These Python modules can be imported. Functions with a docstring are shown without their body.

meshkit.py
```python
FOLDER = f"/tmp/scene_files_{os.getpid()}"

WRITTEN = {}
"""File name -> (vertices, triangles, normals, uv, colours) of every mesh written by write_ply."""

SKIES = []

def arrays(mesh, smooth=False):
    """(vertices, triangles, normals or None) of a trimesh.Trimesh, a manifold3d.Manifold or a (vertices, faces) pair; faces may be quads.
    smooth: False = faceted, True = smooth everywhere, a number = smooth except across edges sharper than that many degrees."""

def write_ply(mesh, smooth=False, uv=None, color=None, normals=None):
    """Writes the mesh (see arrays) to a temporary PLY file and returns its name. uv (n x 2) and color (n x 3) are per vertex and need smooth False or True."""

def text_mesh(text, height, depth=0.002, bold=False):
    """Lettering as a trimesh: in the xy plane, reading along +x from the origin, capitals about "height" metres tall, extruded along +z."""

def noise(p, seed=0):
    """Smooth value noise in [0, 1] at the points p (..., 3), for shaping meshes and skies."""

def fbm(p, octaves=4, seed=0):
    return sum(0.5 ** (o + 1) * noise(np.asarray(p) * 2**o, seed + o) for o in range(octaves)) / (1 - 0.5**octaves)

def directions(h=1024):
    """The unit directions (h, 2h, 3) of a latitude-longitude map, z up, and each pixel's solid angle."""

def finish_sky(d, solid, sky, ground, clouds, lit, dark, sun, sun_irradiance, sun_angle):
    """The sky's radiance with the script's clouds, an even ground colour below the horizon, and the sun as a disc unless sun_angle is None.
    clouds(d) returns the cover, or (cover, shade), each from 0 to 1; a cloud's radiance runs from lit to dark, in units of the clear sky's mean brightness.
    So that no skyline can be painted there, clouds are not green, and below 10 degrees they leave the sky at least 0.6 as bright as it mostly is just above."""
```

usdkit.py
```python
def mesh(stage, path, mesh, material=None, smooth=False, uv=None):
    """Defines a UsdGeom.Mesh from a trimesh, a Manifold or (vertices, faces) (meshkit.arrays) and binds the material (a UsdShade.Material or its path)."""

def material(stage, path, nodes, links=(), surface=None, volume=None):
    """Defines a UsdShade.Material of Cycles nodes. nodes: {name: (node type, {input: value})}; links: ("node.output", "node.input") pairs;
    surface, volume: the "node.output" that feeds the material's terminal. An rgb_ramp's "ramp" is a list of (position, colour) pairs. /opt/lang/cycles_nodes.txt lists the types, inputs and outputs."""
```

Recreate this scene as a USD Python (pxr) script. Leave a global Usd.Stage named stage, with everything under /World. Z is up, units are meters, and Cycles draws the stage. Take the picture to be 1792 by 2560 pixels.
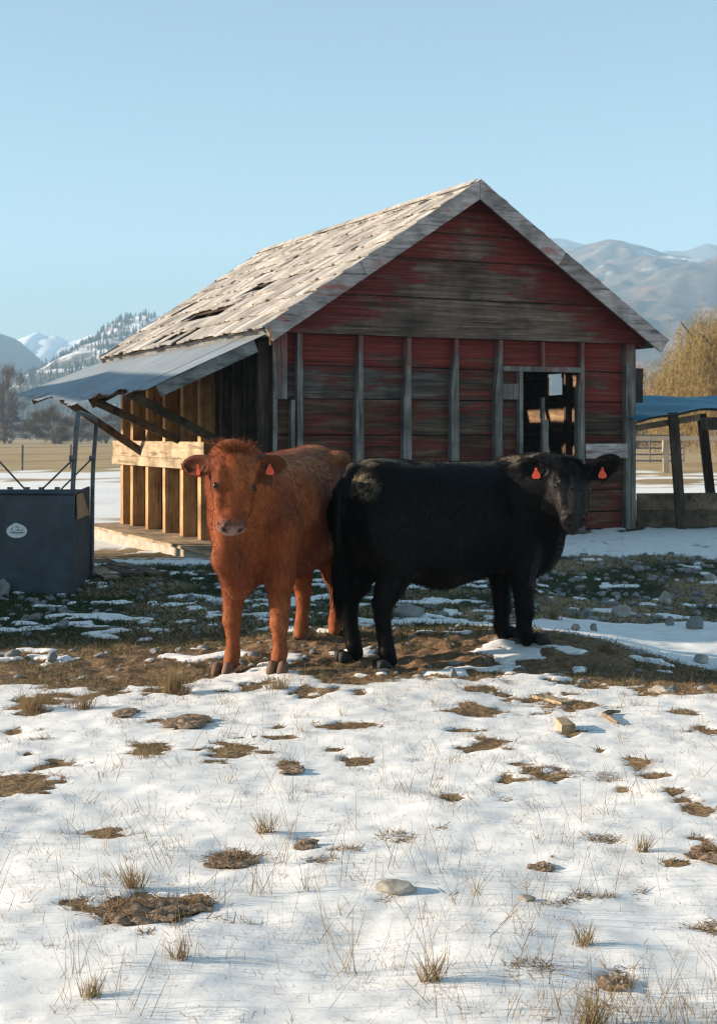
import math, random
import numpy as np, trimesh
import usdkit, meshkit
from pxr import Usd, UsdGeom, UsdLux, UsdShade, Gf, Sdf, Vt
from scipy.ndimage import gaussian_filter
from scipy.spatial import cKDTree
from scipy.interpolate import PchipInterpolator

stage = Usd.Stage.CreateInMemory()
UsdGeom.SetStageUpAxis(stage, UsdGeom.Tokens.z)
UsdGeom.SetStageMetersPerUnit(stage, 1.0)
UsdGeom.Xform.Define(stage, '/World')
UsdGeom.Scope.Define(stage, '/World/Looks')
rng = np.random.default_rng(11)
random.seed(11)

# ------------------------------------------------------------------ camera, sky, sun
F_PX, EYE, HZ = 3555.0, 1.4, 1087.0          # focal length and horizon row in photograph pixels
cam = UsdGeom.Camera.Define(stage, '/World/camera')
cam.CreateFocalLengthAttr(50.0)
cam.CreateHorizontalApertureAttr(1792 / F_PX * 50.0)
cam.CreateVerticalApertureAttr(2560 / F_PX * 50.0)
cam.CreateVerticalApertureOffsetAttr(-193 / F_PX * 50.0)
cam.CreateFStopAttr(8.0)
cam.CreateFocusDistanceAttr(5.8)
cam.CreateClippingRangeAttr(Gf.Vec2f(0.1, 60000))
xf = UsdGeom.Xformable(cam.GetPrim())
xf.AddTranslateOp().Set(Gf.Vec3d(0, 0, EYE))
xf.AddRotateXYZOp().Set(Gf.Vec3f(90, 0, 0))
cam.GetPrim().CreateAttribute('exposure', Sdf.ValueTypeNames.Float).Set(1.93)

SUN_A, SUN_EL = math.radians(3), math.radians(16)
SUN = np.array([-math.cos(SUN_A) * math.cos(SUN_EL), -math.sin(SUN_A) * math.cos(SUN_EL), math.sin(SUN_EL)])
sky = usdkit.material(stage, '/World/Looks/sky', {
    's': ('sky_texture', {'sky_type': 'single_scattering', 'sun_disc': False, 'sun_elevation': SUN_EL,
                          'sun_rotation': math.atan2(SUN[0], SUN[1]), 'altitude': 900.0, 'air_density': 1.0,
                          'aerosol_density': 0.7, 'ozone_density': 1.0}),
    't': ('mix_color', {'blend_type': 'multiply', 'fac': 1.0, 'b': (0.85, 0.955, 0.885), 'use_clamp': False}),
    'b': ('background_shader', {'strength': 0.052})}, [('s.color', 't.a'), ('t.result', 'b.color')], surface='b.background')
dome = UsdLux.DomeLight.Define(stage, '/World/sky')
dome.CreateIntensityAttr(1.0)
UsdShade.MaterialBindingAPI.Apply(dome.GetPrim()).Bind(sky)
dome.GetPrim().SetCustomDataByKey('kind', 'structure')
sun = UsdLux.DistantLight.Define(stage, '/World/sun')
sun.CreateNormalizeAttr(True)
sun.CreateIntensityAttr(1.25)
sun.CreateAngleAttr(0.53)
sun.CreateColorAttr(Gf.Vec3f(1.0, 0.84, 0.66))
m = Gf.Matrix4d().SetRotate(Gf.Rotation(Gf.Vec3d(0, 0, 1), Gf.Vec3d(*SUN)))
UsdGeom.Xformable(sun.GetPrim()).AddTransformOp().Set(m)

# ------------------------------------------------------------------ helpers
taken = {}
def path_for(parent, name):
    key = (parent, name)
    n = taken.get(key, 0)
    taken[key] = n + 1
    return f'{parent}/{name}' + (f'_{n:03d}' if n else '')

def tag(p, label=None, cat=None, group=None, kind=None):
    for k, v in (('label', label), ('category', cat), ('group', group), ('kind', kind)):
        if v:
            p.SetCustomDataByKey(k, v)
    return p

def thing(name, label, cat, group=None, loc=(0, 0, 0), rotz=0.0):
    x = UsdGeom.Xform.Define(stage, path_for('/World', name))
    x.AddTranslateOp().Set(Gf.Vec3d(*map(float, loc)))
    x.AddRotateZOp().Set(float(rotz))
    return tag(x.GetPrim(), label, cat, group)

def obj(name, mesh, mat, parent=None, smooth=False, **kw):
    p = '/World' if parent is None else str(parent.GetPath())
    m = usdkit.mesh(stage, path_for(p, name), mesh, mat, smooth)
    tag(m.GetPrim(), **kw)
    return m.GetPrim()

def primvar(prim, name, vals):
    v = np.asarray(vals, np.float32)
    api = UsdGeom.PrimvarsAPI(prim)
    if v.ndim == 1:
        api.CreatePrimvar(name, Sdf.ValueTypeNames.FloatArray, 'vertex').Set(Vt.FloatArray.FromNumpy(v))
    else:
        api.CreatePrimvar(name, Sdf.ValueTypeNames.Color3fArray, 'vertex').Set(Vt.Vec3fArray.FromNumpy(v))

def smoothstep(a, b, x):
    t = np.clip((np.asarray(x, float) - a) / (b - a), 0, 1)
    return t * t * (3 - 2 * t)

BOXF = np.array([[0, 2, 3, 1], [4, 5, 7, 6], [0, 1, 5, 4], [2, 6, 7, 3], [0, 4, 6, 2], [1, 3, 7, 5]])
def box(x0, x1, y0, y1, z0, z1, jit=0.004):
    v = np.array([[x, y, z] for z in (z0, z1) for y in (y0, y1) for x in (x0, x1)], float)
    v += rng.uniform(-jit, jit, v.shape)
    f = np.vstack([BOXF[:, [0, 1, 2]], BOXF[:, [0, 2, 3]]])
    return trimesh.Trimesh(v, f, process=False)

def beam(a, b, w, h, up=(0, 0, 1), jit=0.003):
    """A squared timber from a to b, w wide and h high."""
    a, b = np.asarray(a, float), np.asarray(b, float)
    d = b - a
    L = np.linalg.norm(d)
    d /= L
    s = np.cross(d, up)
    s /= np.linalg.norm(s)
    u = np.cross(s, d)
    m = box(0, L, -w / 2, w / 2, -h / 2, h / 2, jit)
    m.vertices = a + m.vertices[:, :1] * d + m.vertices[:, 1:2] * s + m.vertices[:, 2:3] * u
    return m

def tube(pts, r, n=8):
    pts = np.asarray(pts, float)
    r = np.broadcast_to(np.asarray(r, float), (len(pts),))
    t = np.gradient(pts, axis=0)
    t /= np.linalg.norm(t, axis=1, keepdims=True)
    ref = np.eye(3)[np.argmin(np.abs(t).max(0))]
    s = np.cross(t, ref)
    s /= np.linalg.norm(s, axis=1, keepdims=True)
    u = np.cross(s, t)
    a = np.linspace(0, 2 * np.pi, n, endpoint=False)
    v = (pts[:, None] + r[:, None, None] * (np.cos(a)[None, :, None] * s[:, None] + np.sin(a)[None, :, None] * u[:, None])).reshape(-1, 3)
    f = []
    for i in range(len(pts) - 1):
        for j in range(n):
            k = (j + 1) % n
            f += [[i * n + j, i * n + k, (i + 1) * n + k], [i * n + j, (i + 1) * n + k, (i + 1) * n + j]]
    c0, c1 = len(v), len(v) + 1
    v = np.vstack([v, pts[0], pts[-1]])
    e = (len(pts) - 1) * n
    for j in range(n):
        k = (j + 1) % n
        f += [[c0, k, j], [c1, e + j, e + k]]
    return trimesh.Trimesh(v, np.array(f), process=False)

cat_ = trimesh.util.concatenate

def grid_mesh(P):
    """Mesh of a (n, m, 3) grid of points."""
    n, m = P.shape[:2]
    i = np.arange(n * m).reshape(n, m)
    q = np.stack([i[:-1, :-1], i[1:, :-1], i[1:, 1:], i[:-1, 1:]], -1).reshape(-1, 4)
    return trimesh.Trimesh(P.reshape(-1, 3), np.vstack([q[:, [0, 1, 2]], q[:, [0, 2, 3]]]), process=False)

def prism(poly, y0, y1):
    """A (x, z) polygon (convex, counter-clockwise seen from -y) thickened along y."""
    n = len(poly)
    v = [[x, y0, z] for x, z in poly] + [[x, y1, z] for x, z in poly]
    f = [[0, i, i + 1] for i in range(1, n - 1)] + [[n, n + i + 1, n + i] for i in range(1, n - 1)]
    for i in range(n):
        j = (i + 1) % n
        f += [[i, i + n, j + n], [i, j + n, j]]
    return trimesh.Trimesh(np.array(v, float), np.array(f), process=False)

def img(px, py, d):
    """World point at distance d that the photograph shows at (px, py)."""
    return np.array([(px - 896) * d / F_PX, d, EYE + (HZ - py) * d / F_PX])

# ------------------------------------------------------------------ materials
def mat(name, nodes, links, surface="p.BSDF", volume=None):
    return usdkit.material(stage, '/World/Looks/' + name, nodes, links, surface=surface, volume=volume)

def wood(name, dark, mid, light, grain=(2, 26, 26), rough=0.85, paint=None, paint_amt=0.5, bump=0.5, paint_bias=None, vary=0.35):
    n = {'tc': ('texture_coordinate', {}), 'oi': ('object_info', {}),
         'sh': ('vector_math', {'math_type': 'scale', 'scale': 37.0}),
         'cx': ('combine_xyz', {}),
         'ad': ('vector_math', {'math_type': 'add'}),
         'mp': ('mapping', {'scale': grain}),
         'n1': ('noise_texture', {'scale': 1.0, 'detail': 6.0, 'roughness': 0.65, 'distortion': 0.6}),
         'n2': ('noise_texture', {'scale': 2.3, 'detail': 5.0, 'roughness': 0.6}),
         'r1': ('rgb_ramp', {'ramp': [(0.25, dark), (0.5, mid), (0.78, light)]}),
         'r2': ('rgb_ramp', {'ramp': [(0.3, (0.45, 0.42, 0.40)), (0.62, (1.15, 1.12, 1.08))]}),
         'mp3': ('mapping', {'scale': (grain[0] * 0.8, grain[1] * 1.8, grain[2] * 1.8) if grain[0] < grain[2] else (grain[0] * 1.8, grain[1] * 1.8, grain[2] * 0.8) if grain[2] < grain[1] else (grain[0] * 1.8, grain[1] * 0.8, grain[2] * 1.8)}),
         'n3': ('noise_texture', {'scale': 1.0, 'detail': 3.0, 'roughness': 0.6, 'distortion': 0.3}),
         'r3': ('rgb_ramp', {'ramp': [(0.34, (0.35, 0.33, 0.32)), (0.45, (1.0, 1.0, 1.0)), (0.60, (1.0, 1.0, 1.0)), (0.70, (1.35, 1.33, 1.30))]}),
         'mu3': ('mix_color', {'blend_type': 'multiply', 'fac': 0.85, 'use_clamp': False}),
         'mu': ('mix_color', {'blend_type': 'multiply', 'fac': 1.0, 'use_clamp': False}),
         'vr': ('map_range', {'from_min': 0.0, 'from_max': 1.0, 'to_min': 1 - vary, 'to_max': 1 + vary * 0.6}),
         'hv': ('hsv', {}),
         'bp': ('bump', {'strength': bump, 'distance': 0.004}),
         'p': ('principled_bsdf', {'roughness': rough, 'specular_ior_level': 0.25})}
    l = [('oi.random', 'cx.x'), ('oi.random', 'cx.y'), ('oi.random', 'cx.z'), ('cx.vector', 'sh.vector1'),
         ('tc.object', 'ad.vector1'), ('sh.vector', 'ad.vector2'), ('ad.vector', 'mp.vector'), ('mp.vector', 'n1.vector'), ('ad.vector', 'n2.vector'),
         ('ad.vector', 'mp3.vector'), ('mp3.vector', 'n3.vector'), ('n3.fac', 'r3.fac'), ('r1.color', 'mu3.a'), ('r3.color', 'mu3.b'), ('n1.fac', 'r1.fac'), ('n2.fac', 'r2.fac'), ('mu3.result', 'mu.a'), ('r2.color', 'mu.b'),
         ('oi.random', 'vr.value'), ('vr.result', 'hv.value'), ('n1.fac', 'bp.height'), ('bp.normal', 'p.normal')]
    src = 'mu.result'
    if paint:
        pc = np.array(paint)
        n['rpc'] = ('rgb_ramp', {'ramp': [(0.30, tuple(pc * 0.40)), (0.46, tuple(pc * 0.85)), (0.60, tuple(pc * 1.15)), (0.74, tuple(pc * 1.1 + 0.045))]})
        n['np'] = ('noise_texture', {'scale': 1.0, 'detail': 7.0, 'roughness': 0.68, 'distortion': 0.4})
        n['mpp'] = ('mapping', {'scale': (1.1, 6.0, 6.0) if grain[0] < grain[2] else (6.0, 6.0, 1.1)})
        n['rp'] = ('map_range', {'range_type': 'smoothstep', 'from_min': 0.62 - paint_amt * 0.4, 'from_max': 0.78 - paint_amt * 0.4, 'to_min': 0.0, 'to_max': 0.88, 'clamp': True})
        n['mx'] = ('mix_color', {})
        l += [('ad.vector', 'mpp.vector'), ('mpp.vector', 'np.vector'), (src, 'mx.a'), ('n3.fac', 'rpc.fac'), ('rpc.color', 'mx.b'), ('rp.result', 'mx.fac')]
        if paint_bias:   # where boards were kept out of the weather the paint survives: (kx, ky, kz, c) in the thing's own space, |x| used
            kx, kz, c = paint_bias
            n['sx'] = ('separate_xyz', {})
            n['ab'] = ('math', {'math_type': 'absolute'})
            n['m1'] = ('math', {'math_type': 'multiply', 'value2': kx})
            n['m2'] = ('math', {'math_type': 'multiply_add', 'value2': kz, 'value3': c})
            n['m3'] = ('math', {'math_type': 'add'})
            n['m4'] = ('math', {'math_type': 'add'})
            l += [('tc.object', 'sx.vector'), ('sx.x', 'ab.value1'), ('ab.value', 'm1.value1'), ('sx.z', 'm2.value1'), ('m1.value', 'm3.value1'), ('m2.value', 'm3.value2'),
                  ('m3.value', 'm4.value1'), ('np.fac', 'm4.value2'), ('m4.value', 'rp.value')]
        else:
            l += [('np.fac', 'rp.value')]
        src = 'mx.result'
    l += [(src, 'hv.color'), ('hv.color', 'p.base_color')]
    return mat(name, n, l)

def plain(name, col, rough=0.6, metallic=0.0, noise=8.0, amt=0.3, bump=0.0, spec=0.4, detail=4.0, sheen=0.0):
    a, b = np.array(col) * (1 - amt), np.array(col) * (1 + amt)
    n = {'tc': ('texture_coordinate', {}), 'n': ('noise_texture', {'scale': noise, 'detail': detail, 'roughness': 0.6}),
         'r': ('rgb_ramp', {'ramp': [(0.3, tuple(a)), (0.7, tuple(b))]}),
         'p': ('principled_bsdf', {'roughness': rough, 'metallic': metallic, 'specular_ior_level': spec, 'sheen_weight': sheen})}
    l = [('tc.object', 'n.vector'), ('n.fac', 'r.fac'), ('r.color', 'p.base_color')]
    if bump:
        n['b'] = ('bump', {'strength': bump, 'distance': 0.02})
        l += [('n.fac', 'b.height'), ('b.normal', 'p.normal')]
    return mat(name, n, l)

RED = (0.145, 0.017, 0.012)
M = {}
M['gable'] = wood('gable_wood', (0.032, 0.020, 0.014), (0.115, 0.077, 0.058), (0.27, 0.20, 0.165), (1.2, 24, 24), paint=RED, paint_amt=0.5, paint_bias=(0.20, 0.30, -1.24), vary=0.15)
M['wallboard'] = wood('wall_wood', (0.016, 0.011, 0.008), (0.062, 0.042, 0.029), (0.165, 0.12, 0.09), (1.2, 20, 20), paint=RED, paint_amt=0.5, paint_bias=(0.02, 0.17, -0.36), vary=0.2)
M['greyboard'] = wood('grey_wall_wood', (0.022, 0.017, 0.014), (0.10, 0.083, 0.072), (0.26, 0.22, 0.195), (1.2, 18, 18), paint=RED, paint_amt=0.42, vary=0.3)
M['brownboard'] = wood('brown_wall_wood', (0.013, 0.008, 0.006), (0.065, 0.036, 0.022), (0.18, 0.105, 0.058), (1.0, 15, 15), paint=(0.11, 0.016, 0.011), paint_amt=0.44, vary=0.3)
M['stud'] = wood('stud_wood', (0.06, 0.052, 0.048), (0.155, 0.14, 0.13), (0.28, 0.26, 0.245), (24, 24, 1.6), paint=(0.20, 0.05, 0.04), paint_amt=0.5, paint_bias=(0.0, 0.28, -0.72), vary=0.2)
M['barge'] = wood('barge_wood', (0.16, 0.13, 0.125), (0.34, 0.29, 0.285), (0.50, 0.45, 0.44), (2, 14, 14), paint=(0.32, 0.09, 0.07), paint_amt=0.22, vary=0.1)
M['fresh'] = wood('pale_plank_wood', (0.22, 0.16, 0.10), (0.36, 0.275, 0.185), (0.46, 0.37, 0.27), (14, 2.0, 14), vary=0.1)
M['freshv'] = wood('stanchion_wood', (0.30, 0.16, 0.07), (0.48, 0.28, 0.13), (0.60, 0.40, 0.22), (18, 18, 1.8), vary=0.15)
M['darkwood'] = wood('brown_dark_wood', (0.025, 0.018, 0.014), (0.065, 0.045, 0.034), (0.13, 0.095, 0.07), (16, 16, 1.8), vary=0.25)
M['darkbeam'] = wood('brown_beam_wood', (0.05, 0.034, 0.022), (0.11, 0.075, 0.05), (0.19, 0.135, 0.09), (6, 6, 6), vary=0.2)
M['fascia'] = wood('fascia_wood', (0.09, 0.09, 0.09), (0.20, 0.20, 0.20), (0.32, 0.32, 0.32), (3, 20, 12), vary=0.1)
M['inner'] = wood('inner_wood', (0.05, 0.03, 0.02), (0.16, 0.10, 0.06), (0.30, 0.20, 0.12), (12, 1.5, 12), vary=0.2)
M['shake'] = wood('shake_wood', (0.20, 0.187, 0.172), (0.40, 0.38, 0.358), (0.55, 0.53, 0.505), (1.2, 22, 8), bump=0.7, vary=0.30)
M['concrete'] = plain('sill_concrete', (0.33, 0.29, 0.235), 0.9, noise=6, amt=0.25, bump=0.3, spec=0.2)
M['sheet'] = plain('galvanised_sheet', (0.29, 0.325, 0.355), 0.52, 0.35, noise=2.0, amt=0.12, spec=0.4)
M['tank'] = plain('dark_sheet_steel', (0.030, 0.042, 0.060), 0.5, 0.0, noise=2.2, amt=0.75, spec=0.45, bump=0.35, detail=8)
M['tank_in'] = plain('black_steel', (0.02, 0.02, 0.022), 0.6, noise=5, amt=0.3)
M['rust'] = plain('rusty_steel', (0.34, 0.15, 0.065), 0.8, noise=9, amt=0.35)  # rust; also the orange of the plate standing in for sunlit steel
M['pipe'] = plain('weathered_pipe', (0.085, 0.085, 0.09), 0.5, 0.2, noise=12, amt=0.45)
M['sticker'] = plain('white_sticker', (0.62, 0.64, 0.66), 0.4, noise=30, amt=0.1)
M['sticker_mark'] = plain('grey_print', (0.16, 0.18, 0.2), 0.5, noise=30, amt=0.2)
M['tarp'] = plain('blue_tarp', (0.018, 0.17, 0.25), 0.55, noise=4, amt=0.2, bump=0.3, spec=0.3)
M['void'] = plain('dark_earth_floor', (0.03, 0.025, 0.02), 0.95, noise=5, amt=0.4)
M['tag'] = plain('orange_plastic', (0.52, 0.055, 0.018), 0.6, noise=20, amt=0.08)
M['eye'] = plain('eye_black', (0.006, 0.004, 0.003), 0.22, noise=20, amt=0.1, spec=0.25)
M['hoof'] = plain('hoof_horn', (0.13, 0.07, 0.04), 0.7, noise=14, amt=0.4)
M['hoofdark'] = plain('hoof_dark', (0.008, 0.007, 0.0065), 0.7, noise=14, amt=0.4)
M['stone'] = plain('field_stone', (0.30, 0.275, 0.24), 0.9, noise=11, amt=0.4, bump=0.4, spec=0.2, detail=6)
M['pebble'] = plain('yard_stone', (0.20, 0.198, 0.195), 0.9, noise=1.7, amt=0.45, bump=0.2, spec=0.2)
M['dung'] = plain('dry_dung', (0.21, 0.15, 0.108), 0.95, noise=26, amt=0.5, bump=0.9, spec=0.1, detail=6)
M['block'] = wood('offcut_wood', (0.24, 0.18, 0.11), (0.38, 0.30, 0.20), (0.48, 0.40, 0.29), (14, 2, 14))
M['whiterail'] = plain('pale_rail_wood', (0.40, 0.31, 0.22), 0.7, noise=3, amt=0.12)
M['fencepost'] = plain('grey_post_wood', (0.13, 0.115, 0.10), 0.9, noise=6, amt=0.3)

def blade_mat(name, cols, translucent=0.35):
    st = [(i / max(1, len(cols) - 1), c) for i, c in enumerate(cols)]
    n = {'g': ('geometry', {}), 'r': ('rgb_ramp', {'ramp': st}),
         'd': ('principled_bsdf', {'roughness': 0.75, 'specular_ior_level': 0.2}), 't': ('translucent_bsdf', {}), 'm': ('mix_closure', {'fac': translucent})}
    l = [('g.random_per_island', 'r.fac'), ('r.color', 'd.base_color'), ('r.color', 't.color'), ('d.BSDF', 'm.closure1'), ('t.BSDF', 'm.closure2')]
    return mat(name, n, l, surface='m.closure')
M['straw'] = blade_mat('dry_straw', [(0.26, 0.18, 0.09), (0.44, 0.32, 0.17), (0.58, 0.46, 0.27), (0.40, 0.28, 0.15), (0.20, 0.18, 0.07)])
M['mat_grass'] = blade_mat('matted_grass', [(0.22, 0.145, 0.08), (0.44, 0.32, 0.18), (0.58, 0.45, 0.28), (0.36, 0.25, 0.14), (0.22, 0.19, 0.09)], 0.25)
M['green_grass'] = blade_mat('short_green_grass', [(0.03, 0.05, 0.014), (0.06, 0.085, 0.024), (0.10, 0.11, 0.035), (0.17, 0.13, 0.06)], 0.3)
M['willow'] = blade_mat('willow_twigs', [(0.34, 0.25, 0.11), (0.54, 0.42, 0.20), (0.64, 0.52, 0.28), (0.44, 0.33, 0.15)], 0.4)
M['twig'] = blade_mat('bare_twigs', [(0.12, 0.085, 0.07), (0.20, 0.14, 0.11), (0.26, 0.20, 0.17)], 0.15)
M['twig_pale'] = blade_mat('pale_twigs', [(0.22, 0.15, 0.12), (0.32, 0.23, 0.19), (0.40, 0.30, 0.25)], 0.15)
M['twig_olive'] = blade_mat('olive_twigs', [(0.10, 0.085, 0.05), (0.15, 0.12, 0.06), (0.20, 0.13, 0.09)], 0.15)
M['twig_pink'] = blade_mat('reddish_twigs', [(0.30, 0.15, 0.10), (0.40, 0.24, 0.16), (0.36, 0.26, 0.14)], 0.2)
M['bark'] = plain('bark', (0.14, 0.11, 0.085), 0.9, noise=5, amt=0.4)

# ------------------------------------------------------------------ ground
BO = np.array([1.48, 19.69])
TH = math.radians(25)
BW, BD = np.array([math.cos(TH), math.sin(TH)]), np.array([-math.sin(TH), math.cos(TH)])
def barn2w(s, t):
    p = BO + s * BW + t * BD
    return p

def base_h(x, y):
    x, y = np.asarray(x, float), np.asarray(y, float)
    z = np.zeros(np.broadcast(x, y).shape)
    z = z + 0.095 * np.exp(-((x - 0.9) / 1.0) ** 2 - ((y - 9.15) / 0.75) ** 2)
    z = z + 0.055 * np.exp(-((x + 0.3) / 0.45) ** 2 - ((y - 9.45) / 0.5) ** 2)
    z = z - 0.32 * smoothstep(14.5, 20, y) * smoothstep(1.2, -2.2, x) * (1 - smoothstep(28, 45, y))
    P = np.stack([x, y, 0 * x], -1)
    near = 1 - smoothstep(40, 70, y)
    z = z + near * ((meshkit.fbm(P * 0.55, 3, 5) - 0.5) * 0.10 * smoothstep(0.2, 1.2, np.hypot(x - 0.45, y - 8.7)) + (meshkit.fbm(P * 2.6, 3, 9) - 0.5) * 0.03)
    z = z - 0.10 * smoothstep(1.3, 2.3, x) * smoothstep(7.4, 8.6, y) * (1 - smoothstep(13, 16, y))
    z = z - 0.6 * smoothstep(100, 330, y)
    return z

def G(px, py, it=7):
    """Ground point seen at photograph pixel (px, py)."""
    z = 0.0
    for _ in range(it):
        d = min((EYE - z) * F_PX / max(py - HZ, 1.0), 400)
        x = (px - 896) * d / F_PX
        z = float(base_h(np.array(x), np.array(d)))
    return np.array([x, d, z])

K = 1792 / 1607
# bare patches in the snow: centre column and row, half width, half height (all in 1607 px units of the photograph), strength
PATCH = [(400,1625,55,14),(330,1690,75,22),(515,1690,60,28),(480,1715,40,8),(605,1697,25,8),(655,1725,28,10),(795,1720,38,15),(770,1637,55,8),
 (1070,1597,75,18),(1075,1682,72,19),(1040,1648,32,6),(1210,1757,66,25),(1222,1577,85,20),(1300,1588,40,10),(1430,1722,38,10),(1485,1748,34,9),(1510,1788,32,14),
 (1555,1828,32,13),(1540,1610,45,9),(1590,1645,38,13),(1350,1692,26,9),(985,1757,25,6),(1010,1800,25,8),(1395,1782,20,7),(1505,1950,30,9),
 (1215,1945,33,10),(1590,1915,26,22),(515,1935,48,17),(325,2040,112,36),(430,2035,38,20),(685,1900,17,7),(55,1765,62,28),(280,1600,17,7),(240,1550,55,20),
 (80,1590,52,25),(240,1880,60,10),(30,1650,38,13),(390,1552,50,20),(1375,2210,36,12),(945,1712,18,5),(1170,1720,32,6),(640,1665,50,6),(150,1720,60,12),
 (620,1640,20,5),(1290,1655,30,10),(700,1555,60,12),(1100,1555,50,9),(820,1560,35,8),(1460,1560,60,10),(1300,1540,60,12),(150,1570,50,10),
 (300,1480,60,12),(560,1545,60,10),(905,1700,16,4),(1130,1765,20,5),(60,1700,20,4),(440,1660,20,4),(745,1690,22,4),(860,1602,30,4),(1000,1605,25,4)]
pp = np.array([(G(cx * K, cy * K)[0], G(cx * K, cy * K)[1], 0.86 * rx * K * G(cx * K, cy * K)[1] / F_PX,
                0.40 * (G(cx * K, (cy - ry) * K)[1] - G(cx * K, (cy + ry) * K)[1])) for cx, cy, rx, ry in PATCH])

edge_x = np.array([-3.2, -2.4, -1.6, -1.0, -0.5, 0.0, 0.5, 1.0, 1.5, 2.0, 2.6])
edge_y = np.array([7.5, 7.55, 7.75, 7.85, 8.05, 7.85, 8.0, 7.85, 7.8, 7.75, 7.7])

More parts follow.
